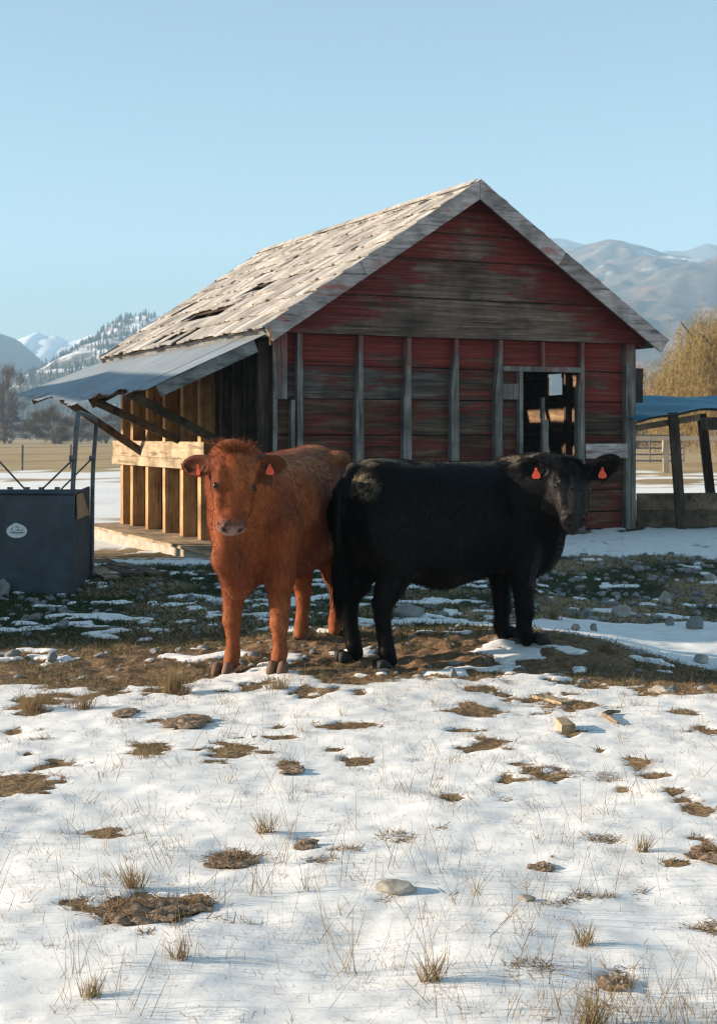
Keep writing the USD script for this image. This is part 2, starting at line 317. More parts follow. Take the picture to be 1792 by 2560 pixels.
def snow_cover(x, y):
    """0 = bare, 1 = snow."""
    x, y = np.asarray(x, float), np.asarray(y, float)
    P = np.stack([x, y, 0 * x], -1)
    n1 = meshkit.fbm(P * np.array([1.0, 0.75, 1]) * 1.7 + 3.1, 4, 21)
    n2 = meshkit.fbm(P * 7.0, 4, 33)
    n3 = meshkit.fbm(P * np.array([0.6, 1.0, 1]) * 3.3, 4, 44)
    n = 0.55 * n1 + 0.45 * n2
    ey = np.interp(x, edge_x, edge_y) + (n1 - 0.5) * 0.9
    s = 1.0 - smoothstep(-0.18, 0.22, y - ey + (n2 - 0.5) * 0.6)          # the front field
    s = np.minimum(s, 0.62 + 0.9 * smoothstep(0.30, 0.42, n3) - 0.25 * smoothstep(0.55, 0.85, n2))
    n5 = meshkit.fbm(P * 17.0, 3, 66)
    # bare patches
    bare = np.zeros_like(s)
    wob = (n2 - 0.5) * 2.4 + (n3 - 0.5) * 1.0 + (n5 - 0.5) * 2.2
    for cx, cy, rx, ry in pp:
        m = (np.abs(x - cx) < rx * 2.2) & (np.abs(y - cy) < ry * 2.2 + 0.05)
        if m.any():
            q = np.hypot((x[m] - cx) / rx, (y[m] - cy) / max(ry, 0.03))
            bare[m] = np.maximum(bare[m], 1 - smoothstep(0.50, 1.40, q + wob[m]))
    s = s * (1 - bare)
    # the trodden band and the shaded yard: streaks of old snow
    streak = smoothstep(0.555, 0.63, 0.6 * n3 + 0.4 * n2)
    streak_l = smoothstep(0.535, 0.605, 0.6 * n3 + 0.4 * n2)
    yard = np.where((x > 0.9) & (y > 9.5), smoothstep(0.60, 0.67, 0.6 * n3 + 0.4 * n2), np.where(y < 9.6, smoothstep(0.585, 0.65, 0.6 * n3 + 0.4 * n2), streak)) * smoothstep(7.5, 8.2, y)
    yl = streak_l * smoothstep(9.6, 10.4, y) * (1 - smoothstep(14, 15.5, y)) * (1 - smoothstep(0.6, 1.6, x))
    s = np.maximum(s, np.maximum(yard * 0.9, yl))
    # big snow bed on the right, beside the black cow
    rb = smoothstep(0.95, 1.7, x + (n1 - 0.5) * 0.9) * smoothstep(8.8, 9.15, y + (n1 - 0.5) * 0.5 - 0.25 * smoothstep(2.4, 1.2, x) * 2) * (1 - smoothstep(11.1, 11.6, y + (n1 - .5) * 0.6 + 0.5 * smoothstep(2.2, 1.2, x)))
    s = np.maximum(s, rb)
    # packed snow in front of the barn
    bs, bt = (x - BO[0]) * BW[0] + (y - BO[1]) * BW[1], (x - BO[0]) * BD[0] + (y - BO[1]) * BD[1]
    strip = smoothstep(16.0, 16.7, y + (n1 - 0.5) * 1.2 + 0.45 * smoothstep(3.2, 1.0, x) ) * (1 - smoothstep(-0.5, -0.15, bt - 0.2 * smoothstep(2.6, 3.4, bs))) * smoothstep(0.2, 1.2, x)
    s = np.maximum(s, strip * (0.95 - 0.5 * smoothstep(0.5, 0.75, n2)))
    stripl = smoothstep(15.2, 15.8, y + (n1 - .5)) * (1 - smoothstep(17.2, 17.8, y)) * smoothstep(-3.6, -3.2, x) * (1 - smoothstep(-1.2, 0, x))
    s = np.maximum(s, stripl * 0.9)
    # far fields: patchy snow
    ln = meshkit.fbm(P * np.array([0.10, 0.28, 1]) + 7, 4, 55)
    far = smoothstep(20, 23, y) * (1 - smoothstep(52, 57, y + 4 * (ln - 0.5))) * (0.30 + 0.70 * smoothstep(0.36, 0.56, ln))
    far = np.where(bs > 3.4, far * (0.25 + 0.75 * smoothstep(0.40, 0.60, ln)), far)
    s = np.maximum(s, far)
    s = s * (1 - 0.8 * smoothstep(57, 62, y))
    return np.clip(s, 0, 1)

def axis(dense0, dense1, step, outer):
    a = list(np.arange(dense0, dense1 + 1e-6, step))
    st, lo = step, dense0
    low = []
    while lo > outer[0]:
        st *= 1.12
        lo -= st
        low.append(lo)
    st, hi = step, dense1
    high = []
    while hi < outer[1]:
        st *= 1.12
        hi += st
        high.append(hi)
    return np.array(low[::-1] + a + high)

gx = axis(-3.4, 3.4, 0.024, (-5000, 5000))
gy1 = np.arange(2.6, 10.8, 0.024)
gy = np.concatenate([axis(2.6, 2.7, 0.03, (-1200, 2.6))[:-8], gy1])
yy, st = gy[-1], 0.026
tail = []
while yy < 3800:
    st *= 1.035
    yy += st
    tail.append(yy)
gy = np.unique(np.round(np.concatenate([gy, tail]), 5))
X, Y = np.meshgrid(gx, gy, indexing='ij')
SN = np.zeros_like(X)
Z = np.zeros_like(X)
for i in range(0, len(gx), 64):
    SN[i:i + 64] = snow_cover(X[i:i + 64], Y[i:i + 64])
    Z[i:i + 64] = base_h(X[i:i + 64], Y[i:i + 64])
P3 = np.stack([X, Y, 0 * X], -1)
nearw = (1 - smoothstep(14, 40, Y))
fine = meshkit.fbm(P3 * 11.0, 3, 71) - 0.5
lump = meshkit.fbm(P3 * 3.4, 3, 72) - 0.5
mid = meshkit.fbm(P3 * 7.5, 3, 73) - 0.5
SNs = smoothstep(0.2, 0.75, SN)
mud = np.exp(-((X - 0.2) / 1.5) ** 2 - ((Y - 8.7) / 0.75) ** 2)
Z += nearw * (SNs * (0.022 + lump * 0.014 + mid * 0.009 + fine * 0.011) + (1 - SNs) * (0.014 * (1 - smoothstep(7.6, 8.2, Y)) + (fine * 0.050 + lump * 0.02) * (0.7 + 1.0 * mud)))
ground_m = grid_mesh(np.stack([X, Y, Z], -1))
from scipy.interpolate import RegularGridInterpolator
gz_ = RegularGridInterpolator((gx, gy), Z, bounds_error=False, fill_value=0)
gs_ = RegularGridInterpolator((gx, gy), SN, bounds_error=False, fill_value=0)
def gz(x, y):
    return gz_(np.stack([np.asarray(x, float), np.asarray(y, float)], -1))
def gpt(px, py):
    p = G(px, py)
    for _ in range(4):
        d = (EYE - p[2]) * F_PX / (py - HZ)
        p = np.array([(px - 896) * d / F_PX, d, 0])
        p[2] = float(gz(p[0], p[1]))
    return p

green = smoothstep(0.42, 0.62, meshkit.fbm(P3 * 0.9 + 5, 3, 81)) * (0.25 + 0.75 * smoothstep(9.2, 10.2, Y)) * (1 - mud)
green = green * (1 - smoothstep(22, 30, Y))
field = smoothstep(24, 60, Y)
brown = np.clip(mud * 1.3, 0, 1)
gmat = mat('ground', {
    'g': ('geometry', {}), 'as': ('attribute', {'attribute': 'snow'}), 'ag': ('attribute', {'attribute': 'green'}), 'af': ('attribute', {'attribute': 'field'}), 'ab': ('attribute', {'attribute': 'mud'}),
    'n1': ('noise_texture', {'scale': 26.0, 'detail': 6.0, 'roughness': 0.7}),
    'n2': ('noise_texture', {'scale': 9.0, 'detail': 5.0, 'roughness': 0.65}),
    'n3': ('noise_texture', {'scale': 90.0, 'detail': 4.0, 'roughness': 0.7}),
    'n4': ('noise_texture', {'scale': 0.35, 'detail': 6.0, 'roughness': 0.65}),
    'dirt': ('rgb_ramp', {'ramp': [(0.28, (0.10, 0.066, 0.04)), (0.48, (0.24, 0.165, 0.095)), (0.62, (0.38, 0.275, 0.16)), (0.78, (0.48, 0.38, 0.24))]}),
    'grn': ('rgb_ramp', {'ramp': [(0.28, (0.016, 0.019, 0.011)), (0.5, (0.04, 0.044, 0.021)), (0.75, (0.11, 0.092, 0.05))]}),
    'mudc': ('rgb_ramp', {'ramp': [(0.28, (0.07, 0.042, 0.025)), (0.5, (0.18, 0.112, 0.066)), (0.75, (0.30, 0.20, 0.125))]}),
    'fld': ('rgb_ramp', {'ramp': [(0.3, (0.24, 0.17, 0.085)), (0.5, (0.36, 0.26, 0.14)), (0.7, (0.44, 0.34, 0.19))]}),
    'snw': ('rgb_ramp', {'ramp': [(0.3, (0.64, 0.63, 0.615)), (0.6, (0.765, 0.755, 0.735))]}),
    'm1': ('mix_color', {}), 'm2': ('mix_color', {}), 'm3': ('mix_color', {}), 'm4': ('mix_color', {}),
    'a1': ('math', {'math_type': 'multiply_add', 'value2': 1.0, 'value3': -0.5}),
    'a2': ('math', {'math_type': 'add'}),
    'a3': ('map_range', {'range_type': 'smoothstep', 'from_min': 0.34, 'from_max': 0.56, 'to_min': 0.0, 'to_max': 1.0, 'clamp': True}),
    'b1': ('bump', {'distance': 0.02}), 'bs': ('map_range', {'from_min': 0.0, 'from_max': 1.0, 'to_min': 0.75, 'to_max': 0.12}),
    'p': ('principled_bsdf', {'roughness': 0.9, 'specular_ior_level': 0.15, 'subsurface_weight': 0.0})},
    [('g.position', 'n1.vector'), ('g.position', 'n2.vector'), ('g.position', 'n3.vector'), ('g.position', 'n4.vector'),
     ('n1.fac', 'dirt.fac'), ('n1.fac', 'grn.fac'), ('n1.fac', 'mudc.fac'), ('n4.fac', 'fld.fac'), ('n2.fac', 'snw.fac'),
     ('dirt.color', 'm1.a'), ('grn.color', 'm1.b'), ('ag.fac', 'm1.fac'),
     ('m1.result', 'm2.a'), ('mudc.color', 'm2.b'), ('ab.fac', 'm2.fac'),
     ('m2.result', 'm3.a'), ('fld.color', 'm3.b'), ('af.fac', 'm3.fac'),
     ('n3.fac', 'a1.value1'), ('a1.value', 'a2.value1'), ('as.fac', 'a2.value2'), ('a2.value', 'a3.value'),
     ('m3.result', 'm4.a'), ('snw.color', 'm4.b'), ('a3.result', 'm4.fac'), ('m4.result', 'p.base_color'),
     ('n1.fac', 'b1.height'), ('a3.result', 'bs.value'), ('bs.result', 'b1.strength'), ('b1.normal', 'p.normal')])
gp = obj('ground', ground_m, gmat, smooth=True, kind='structure')
primvar(gp, 'snow', SN.ravel())
primvar(gp, 'green', green.ravel())
primvar(gp, 'field', field.ravel())
primvar(gp, 'mud', brown.ravel())

# ------------------------------------------------------------------ mountains
def ridge(name, d, back, foot, skyline, nx, ny, mtl, seed, rough=0.10, scale=None):
    sk = np.array(skyline, float)
    sx, sz = (sk[:, 0] - 896) * d / F_PX, EYE + (HZ - sk[:, 1]) * d / F_PX
    o = np.argsort(sx)
    fz = PchipInterpolator(sx[o], sz[o])
    xs = np.linspace(sx.min(), sx.max(), nx)
    ys = np.concatenate([np.linspace(foot, d, ny), np.linspace(d, d + back, ny // 3)[1:]])
    Xm, Ym = np.meshgrid(xs, ys, indexing='ij')
    H0 = fz(xs)[:, None]
    t = np.where(Ym <= d, (Ym - foot) / (d - foot), 1 - (Ym - d) / back)
    sc = scale or 5.0 / (d - foot)
    Pm = np.stack([Xm, Ym, 0 * Xm], -1) * sc
    nz = meshkit.fbm(Pm, 6, seed)
    rdg = 1 - np.abs(meshkit.fbm(Pm * 1.3 + 9, 5, seed + 7) * 2 - 1)
    prof = np.clip(t, 0, 1) ** 1.15
    amp = H0.max() * rough
    Zm = H0 * prof + amp * ((nz - 0.5) * 1.6 + (rdg - 0.75) * 1.5) * np.clip(t * (1.0 - 0.80 * smoothstep(0.8, 1, t)) * 2, 0, 1)
    Zm = np.where(t <= 0.0, -1.0, np.maximum(Zm, -1.0)) - 1.0
    mm = grid_mesh(np.stack([Xm, Ym, Zm], -1))
    p = obj(name, mm, mtl, smooth=True, kind='structure')
    return p, RegularGridInterpolator((xs, ys), Zm, bounds_error=False, fill_value=-50)

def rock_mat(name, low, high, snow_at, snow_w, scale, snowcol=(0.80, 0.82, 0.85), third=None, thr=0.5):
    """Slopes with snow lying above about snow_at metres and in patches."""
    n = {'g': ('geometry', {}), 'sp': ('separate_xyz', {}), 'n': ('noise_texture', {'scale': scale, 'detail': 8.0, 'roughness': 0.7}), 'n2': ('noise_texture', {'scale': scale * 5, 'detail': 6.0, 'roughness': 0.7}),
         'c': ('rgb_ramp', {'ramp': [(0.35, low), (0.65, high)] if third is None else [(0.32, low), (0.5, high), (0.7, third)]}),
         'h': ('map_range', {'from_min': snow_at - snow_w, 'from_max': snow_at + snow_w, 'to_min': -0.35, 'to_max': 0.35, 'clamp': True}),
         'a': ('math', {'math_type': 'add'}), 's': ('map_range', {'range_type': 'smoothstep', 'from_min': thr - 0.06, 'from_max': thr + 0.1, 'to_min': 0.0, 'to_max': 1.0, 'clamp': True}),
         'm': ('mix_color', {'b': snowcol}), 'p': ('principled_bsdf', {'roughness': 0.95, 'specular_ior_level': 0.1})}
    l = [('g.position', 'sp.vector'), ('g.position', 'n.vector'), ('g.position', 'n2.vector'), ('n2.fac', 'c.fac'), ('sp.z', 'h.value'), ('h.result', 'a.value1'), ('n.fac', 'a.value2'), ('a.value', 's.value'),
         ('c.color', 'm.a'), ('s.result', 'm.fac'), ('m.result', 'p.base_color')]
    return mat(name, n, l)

M['mtn_l'] = rock_mat('blue_forest_slope', (0.035, 0.045, 0.05), (0.07, 0.075, 0.07), 380, 150, 0.006, thr=0.72)
M['mtn_s'] = rock_mat('snow_peak_rock', (0.16, 0.15, 0.16), (0.26, 0.25, 0.25), 100, 90, 0.006, thr=0.44)
M['mtn_h'] = rock_mat('wooded_hill_soil', (0.06, 0.06, 0.05), (0.16, 0.14, 0.11), 60, 300, 0.016, thr=0.525)
M['mtn_r'] = rock_mat('broad_mountain_slope', (0.025, 0.035, 0.04), (0.09, 0.08, 0.07), 300, 230, 0.006, third=(0.24, 0.13, 0.085), thr=0.585)
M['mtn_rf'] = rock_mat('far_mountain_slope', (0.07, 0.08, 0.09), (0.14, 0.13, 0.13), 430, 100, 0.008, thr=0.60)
ridge('mountain', 2400, 700, 1400, [(-900, 654), (-500, 704), (-250, 759), (-100, 804), (0, 836), (40, 850), (85, 886), (128, 928), (165, 964), (200, 998), (250, 1044), (310, 1099), (500, 1134)], 160, 50, M['mtn_l'], 3, 0.05)
ridge('mountain', 3400, 500, 2500, [(-700, 900), (-300, 880), (-100, 868), (0, 862), (52, 843), (74, 836), (92, 829), (104, 834), (114, 840), (135, 841), (152, 845), (168, 854), (190, 853), (206, 849), (230, 840), (300, 830), (420, 850), (600, 880), (900, 950)], 240, 60, M['mtn_s'], 14, 0.08)
hill, hill_z = ridge('hill', 1500, 450, 850, [(-700, 1082), (-300, 1052), (-50, 1022), (40, 994), (90, 970), (131, 938), (170, 902), (209, 873), (240, 848), (274, 815), (320, 794), (366, 786), (408, 791), (470, 804), (560, 829), (700, 874), (900, 944), (1100, 1024)], 150, 60, M['mtn_h'], 23, 0.07)
rm, rm_z = ridge('mountain', 2500, 600, 1050, [(300, 1000), (700, 860), (1000, 740), (1150, 690), (1280, 655), (1400, 630), (1449, 620), (1483, 611), (1524, 606), (1573, 614), (1637, 625), (1675, 632), (1760, 650), (1900, 640), (2100, 600), (2400, 560), (2800, 600), (3300, 700)], 320, 140, M['mtn_r'], 31, 0.16)
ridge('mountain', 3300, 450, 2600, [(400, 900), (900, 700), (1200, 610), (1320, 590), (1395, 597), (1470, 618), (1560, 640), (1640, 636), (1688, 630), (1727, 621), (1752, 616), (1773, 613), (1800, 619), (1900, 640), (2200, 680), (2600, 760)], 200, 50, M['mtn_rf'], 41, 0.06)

def cone_tree(h, r, tiers=4, n=7, seed=0):
    r_ = np.random.default_rng(seed)
    ms = []
    for k in range(tiers):
        z0, z1 = h * (0.08 + 0.2 * k), h * (0.08 + 0.2 * k + 0.36)
        rr = r * (1 - k / (tiers + 0.4))
        a = np.linspace(0, 2 * np.pi, n, endpoint=False) + r_.uniform(0, 1)
        v = np.vstack([np.c_[rr * r_.uniform(0.6, 1.2, n) * np.cos(a), rr * r_.uniform(0.6, 1.2, n) * np.sin(a), z0 + r_.uniform(-0.04, 0.04, n) * h], [[0, 0, z1]]])
        f = [[i, (i + 1) % n, n] for i in range(n)]
        ms.append(trimesh.Trimesh(v, f, process=False))
    return cat_(ms)

M['conifer'] = plain('conifer_needles', (0.055, 0.07, 0.062), 0.9, noise=0.6, amt=0.3, spec=0.1)
def scatter_trees(name, zf, n, xr, yr, hr, seed, dens):
    r_ = np.random.default_rng(seed)
    x, y = r_.uniform(*xr, n * 3), r_.uniform(*yr, n * 3)
    keep = meshkit.fbm(np.c_[x, y, 0 * x] * dens, 4, seed) + r_.uniform(-0.12, 0.12, n * 3) > 0.5
    x, y = x[keep][:n], y[keep][:n]
    z = zf(np.c_[x, y])
    ok = z > 2
    x, y, z = x[ok], y[ok], z[ok]
    pi = UsdGeom.PointInstancer.Define(stage, path_for('/World', name))
    pr = UsdGeom.Scope.Define(stage, str(pi.GetPath()) + '/kinds')
    targets = []
    for k in range(3):
        m_ = usdkit.mesh(stage, str(pr.GetPath()) + f'/conifer_{k + 1:03d}', cone_tree(1.0, 0.21, seed=k + 3), M['conifer'])
        targets.append(m_.GetPath())
    pi.CreatePrototypesRel().SetTargets(targets)
    pi.CreateProtoIndicesAttr(Vt.IntArray.FromNumpy(r_.integers(0, 3, len(x)).astype(np.int32)))
    pi.CreatePositionsAttr(Vt.Vec3fArray.FromNumpy(np.c_[x, y, z - 0.8].astype(np.float32)))
    s = r_.uniform(*hr, len(x))
    pi.CreateScalesAttr(Vt.Vec3fArray.FromNumpy(np.c_[s * r_.uniform(0.8, 1.3, len(x)), s, s].astype(np.float32)))
    tag(pi.GetPrim(), 'dark conifers covering the snowy hillside behind the metal roof' if 'hill' in name else 'dark conifers on the lower slope of the broad blue mountain', 'forest', kind='stuff')
scatter_trees('hillside_conifers', hill_z, 5600, (-430, 100), (880, 1540), (4, 9), 5, 0.012)

# ------------------------------------------------------------------ far trees and bushes
def strips(P0, P1, w0, w1, bend=0.0, seg=2, seed=0):
    """Many thin tapered ribbons from P0 to P1, each its own island."""
    r_ = np.random.default_rng(seed)
    n = len(P0)
    d = P1 - P0
    L = np.linalg.norm(d, axis=1, keepdims=True) + 1e-9
    side = np.cross(d, r_.normal(size=(n, 3)))
    side /= np.linalg.norm(side, axis=1, keepdims=True) + 1e-9
    off = np.cross(d, side)
    off /= np.linalg.norm(off, axis=1, keepdims=True) + 1e-9
    vs = []
    for k in range(seg + 1):
        t = k / seg
        c = P0 + d * t + off * L * bend * (t * t) * r_.uniform(0.2, 1.0, (n, 1)) * 1.0
        if k == seg:
            vs.append(c[:, None])
        else:
            w = (w0 * (1 - t) + w1 * t) * 0.5
            w = np.broadcast_to(np.reshape(w, (-1, 1)), (n, 1))
            vs.append(np.stack([c - side * w, c + side * w], 1))
    v = np.concatenate(vs, 1)
    m_ = v.shape[1]
    f = []
    for k in range(seg):
        a, b = 2 * k, 2 * k + 1
        if k < seg - 1:
            f += [[a, b, b + 2], [a, b + 2, a + 2]]
        else:
            f += [[a, b, 2 * seg]]
    f = np.array(f)
    F = (f[None] + (np.arange(n) * m_)[:, None, None]).reshape(-1, 3)
    return trimesh.Trimesh(v.reshape(-1, 3), F, process=False)

def bush(name, label, cat, base, w, h, mtl, n, seed, trunk_h=0.25, group=None, fw=0.05, droop=0.0, multi=5):
    r_ = np.random.default_rng(seed)
    t = thing(name, label, cat, 'bare bushes beyond the fields' if cat == 'bush' else None, base)
    tr, tips = [], []
    for k in range(multi):
        a = r_.uniform(0, 2 * np.pi)
        e = np.array([math.cos(a) * w * r_.uniform(0.1, 0.32), math.sin(a) * w * r_.uniform(0.1, 0.32), h * r_.uniform(0.45, 0.72)])
        mid = e * np.array([0.35, 0.35, 0.5])
        tr.append(tube([[0, 0, -0.2], mid, e], [h * 0.022, h * 0.015, h * 0.006], 6))
        tips += [mid, e, (mid + e) / 2]
    obj('trunk', cat_(tr), M['bark'], t, smooth=True)
    tips = np.array(tips)
    # crown: fans of twigs on a few dozen clumps spread through an uneven volume
    nc = 46
    u = r_.normal(size=(nc, 3))
    u /= np.linalg.norm(u, axis=1, keepdims=True)
    rad = r_.uniform(0.35, 1.0, (nc, 1)) ** 0.6
    C = u * rad * np.array([w / 2, w / 2, h * 0.46]) * r_.uniform(0.75, 1.1, (nc, 1)) + np.array([0, 0, h * (0.56 if cat == 'tree' else 0.42)])
    C[:, 2] = np.maximum(C[:, 2], h * 0.06)
    k = r_.integers(0, nc, n)
    P0 = C[k] + r_.normal(size=(n, 3)) * np.array([w, w, h * 0.8]) * 0.045
    out = P0 - np.array([0, 0, h * 0.25])
    out /= np.linalg.norm(out, axis=1, keepdims=True)
    d = out * 0.8 + r_.normal(size=(n, 3)) * 0.4 + np.array([0, 0, 0.45 - droop])
    d /= np.linalg.norm(d, axis=1, keepdims=True)
    P1 = P0 + d * h * r_.uniform(0.05, 0.16, (n, 1))
    P1[:, 2] = np.maximum(P1[:, 2], 0.02)
    obj('crown', strips(P0, P1, fw, fw * 0.4, 0.2, 2, seed), mtl, t)
    return t

def far_base(px, d):
    x = (px - 896) * d / F_PX
    return (x, d, float(base_h(np.array(x), np.array(d))))
bush('bush', 'broad bare brown bush with olive base in the tan field left of the barn', 'bush', far_base(135, 300), 12.5, 9.3, M['twig_olive'], 5200, 1, fw=0.10)
bush('bush', 'low mauve thicket at the left edge of the tan field', 'bush', far_base(25, 330), 15, 6.4, M['twig'], 4200, 2, fw=0.10)
bush('bush', 'greyish bare thicket seen between the pipe hoop and the barn studs', 'bush', far_base(265, 330), 14, 7.4, M['twig'], 4600, 3, fw=0.10)
bush('bush', 'small grey bush just behind the farthest lean-to stud', 'bush', far_base(330, 320), 9, 6.0, M['twig'], 2600, 4, fw=0.10)
bush('bush', 'low grey brush farther back above the broad brown bush', 'bush', far_base(200, 380), 18, 9.0, M['twig_pale'], 4200, 5, fw=0.10)
bush('bare_tree', 'tall pale leafless tree at the left edge of the photograph', 'tree', far_base(10, 330), 10, 18, M['twig'], 3200, 6, fw=0.075, multi=9)
bush('bush', 'low brush beyond the photograph edge beside the pale leafless tree', 'bush', far_base(-70, 310), 16, 8.5, M['twig'], 3000, 17, fw=0.10)
bush('bush', 'pinkish bare shrub between the barn corner and the willow', 'bush', far_base(1590, 150), 7.5, 8.8, M['twig_pink'], 6000, 7, fw=0.05)
bush('bush', 'second pinkish shrub partly behind the yellow willow', 'bush', far_base(1690, 170), 9, 9.0, M['twig_pink'], 5000, 8, fw=0.05)
for k, (px, d, w, h) in enumerate([(1480, 210, 12, 6.5), (1380, 230, 14, 7), (1640, 240, 16, 5.0), (1760, 230, 16, 5.5), (1300, 260, 14, 6)]):
    bush('bush', ['olive brush behind the barn corner post', 'olive brush seen through the barn window gap', 'dark brush under the blue tarp roof beside the barn corner', 'dark brush under the right end of the blue tarp roof', 'olive brush hidden behind the barn wall'][k], 'bush', far_base(px, d), w, h, M['twig_olive'], 3200, 30 + k, fw=0.09)

def willow(base, R, H, seed, n=2300):
    r_ = np.random.default_rng(seed)
    t = thing('willow_tree', 'large yellow weeping willow behind the blue tarp roof at right', 'tree', None, base)
    limbs = [tube([[0, 0, -0.3], [0.05, 0, H * 0.2], [0, 0.1, H * 0.34]], [0.42, 0.34, 0.28], 9)]
    for k in range(9):
        a = k * 0.7 + r_.uniform(0, 0.4)
        rr = R * r_.uniform(0.35, 0.75)
        limbs.append(tube([[0, 0, H * 0.30], [math.cos(a) * rr * 0.45, math.sin(a) * rr * 0.45, H * r_.uniform(0.55, 0.68)], [math.cos(a) * rr, math.sin(a) * rr, H * r_.uniform(0.72, 0.9)]], [0.2, 0.12, 0.04], 6))
    obj('trunk', cat_(limbs), M['bark'], t, smooth=True)
    # crown: hanging strands from a lumpy dome of tufts
    nc = 90
    u = r_.normal(size=(nc, 3))
    u[:, 2] = np.abs(u[:, 2]) * 0.9 - 0.15
    u /= np.linalg.norm(u, axis=1, keepdims=True)
    C = u * np.array([R, R, H * 0.55]) * r_.uniform(0.72, 1.02, (nc, 1)) + np.array([0, 0, H * 0.43])
    k = r_.integers(0, nc, n)
    top = C[k] + r_.normal(size=(n, 3)) * np.array([0.5, 0.5, 0.32])
    L = np.minimum(r_.uniform(0.8, 3.4, n), top[:, 2] - 0.35)
    L = np.maximum(L, 0.2)
    seg = 9
    P0, P1 = [], []
    drift = r_.normal(size=(n, 2)) * 0.10
    outw = top[:, :2] / (np.linalg.norm(top[:, :2], axis=1, keepdims=True) + 1e-6)
    for q in range(seg):
        a, b = q / seg, (q + 1) / seg
        def at(tt):
            p = top.copy()
            p[:, 2] += 0.10 * np.sin(np.pi * min(tt * 2.5, 1)) - L * tt
            p[:, :2] += outw * 0.35 * math.sqrt(tt) + drift * tt * 2
            return p
        P0.append(at(a)); P1.append(at(b))
        for _ in range(2):
            s_ = at(a)
            P0.append(s_); P1.append(s_ + r_.normal(size=(n, 3)) * 0.085 + np.array([0, 0, -0.13]))
    obj('crown', strips(np.vstack(P0), np.vstack(P1), 0.026, 0.016, 0.15, 1, seed), M['willow'], t)
willow(far_base(1850, 68), 4.0, 8.2, 4, 5200)

# ------------------------------------------------------------------ far fences
ft = thing('wire_fence', 'thin wire fence on dark posts between snow and tan field at left', 'fence')
fp = [(-110, 1180, 58), (55, 1178, 56.5), (176, 1169, 59), (301, 1164, 62), (420, 1160, 65), (540, 1157, 68)]
tops = []
for px, py, d in fp:
    x = (px - 896) * d / F_PX
    z = float(base_h(np.array(x), np.array(d)))
    obj('post', tube([[x, d, z - 0.1], [x + 0.01, d, z + 0.6], [x + 0.02, d, z + 1.0]], 0.05, 6), M['fencepost'], ft, smooth=True)
    tops.append([x, d, z])
tops = np.array(tops)
for h in (0.35, 0.62, 0.9):
    obj('wire', tube(tops + [0.0, -0.045, h], 0.006, 4), M['pipe'], ft)

rt = thing('rail_fence', 'pale top-rail fence with square posts in the snowy field at right', 'fence')
for px in (1518, 1664, 1768, 1880):
    x = (px - 896) * 52 / F_PX
    z = float(base_h(np.array(x), np.array(52.0)))
    obj('post', box(x - 0.11, x + 0.11, 51.9, 52.1, z - 0.1, z + 1.33), M['whiterail'], rt)
x0, x1 = (1500 - 896) * 52 / F_PX, (1950 - 896) * 52 / F_PX
z = float(base_h(np.array(x0), np.array(52.0)))
obj('rail', box(x0, x1, 51.8, 51.895, z + 1.20, z + 1.36), M['whiterail'], rt)
gt = thing('pipe_gate', 'dark pipe gate with five bars behind the pale rail fence', 'gate')
x0, x1, gy_ = (1520 - 896) * 54 / F_PX, (1708 - 896) * 54 / F_PX, 54.0
z = float(base_h(np.array(x0), np.array(gy_)))
for h in (0.42, 0.66, 0.90, 1.14, 1.38):
    obj('bar', tube([[x0, gy_, z + h], [(x0 + x1) / 2, gy_, z + h], [x1, gy_, z + h]], 0.03, 6), M['pipe'], gt, smooth=True)
for xx in (x0, x0 + (x1 - x0) * 0.55, x1):
    obj('upright', tube([[xx, gy_ - 0.03, z + 0.35], [xx, gy_ - 0.03, z + 0.9], [xx, gy_ - 0.03, z + 1.42]], 0.03, 6), M['pipe'], gt, smooth=True)

# ------------------------------------------------------------------ barn (own space: x across the gable, y into depth, z up)
barn = thing('barn', 'weathered red wooden barn with bare studs, shake roof and rusted lean-to roof', 'barn', None, (BO[0], BO[1], 0), 25)
HWD, LEN = 2.865, 7.2
RZ, RS = 4.84, 0.667                       # ridge height of the deck, slope
def roof_z(x):
    return RZ - RS * abs(x)
def part(name, mesh, mtl, **kw):
    return obj(name, mesh, mtl, barn, **kw)

# gable boards, proud of the studs
gz_rows = [2.735, 3.27, 3.80, 4.17, 4.52, 4.80]
for a, b in zip(gz_rows[:-1], gz_rows[1:]):
    w0 = (RZ - 0.02 - (a + 0.006)) / RS
    w1 = max((RZ - 0.02 - (b - 0.008)) / RS, 0.02)
    if a < 2.8:
        w0 = min(w0, 3.0)
    e = rng.uniform(-0.006, 0.006, 4)
    k = max(4, int(w0 * 3))
    xs0, xs1 = np.linspace(-w0, w0, k), np.linspace(w1, -w1, k)
    low = [(x, a + 0.007 + e[0] + 0.004 * math.sin(x * 2.1 + a * 9)) for x in xs0]
    up = [(x, b - 0.010 + e[1] + 0.004 * math.sin(x * 1.7 + b * 5)) for x in xs1]
    poly = low + up
    n = len(poly)
    y0 = -0.032 + rng.uniform(-0.003, 0.003)
    v = [[x, y0, z] for x, z in poly] + [[x, y0 + 0.028, z] for x, z in poly]
    f = []
    for i in range(k - 1):
        j = n - 1 - i
        f += [[i, i + 1, j - 1], [i, j - 1, j]]
        f += [[n + i, n + j - 1, n + i + 1], [n + i, n + j, n + j - 1]]
    for i in range(n):
        j = (i + 1) % n
        f += [[i, n + i, n + j], [i, n + j, j]]
    part('gable_board', trimesh.Trimesh(np.array(v), np.array(f), process=False), M['gable'])
# a dark sheet added behind the gable boards so that the joints read dark
part('gable_backing', prism([(-2.9, 2.75), (2.9, 2.75), (0.1, RZ - 0.09), (-0.1, RZ - 0.09)], 0.012, 0.03), M['darkwood'])

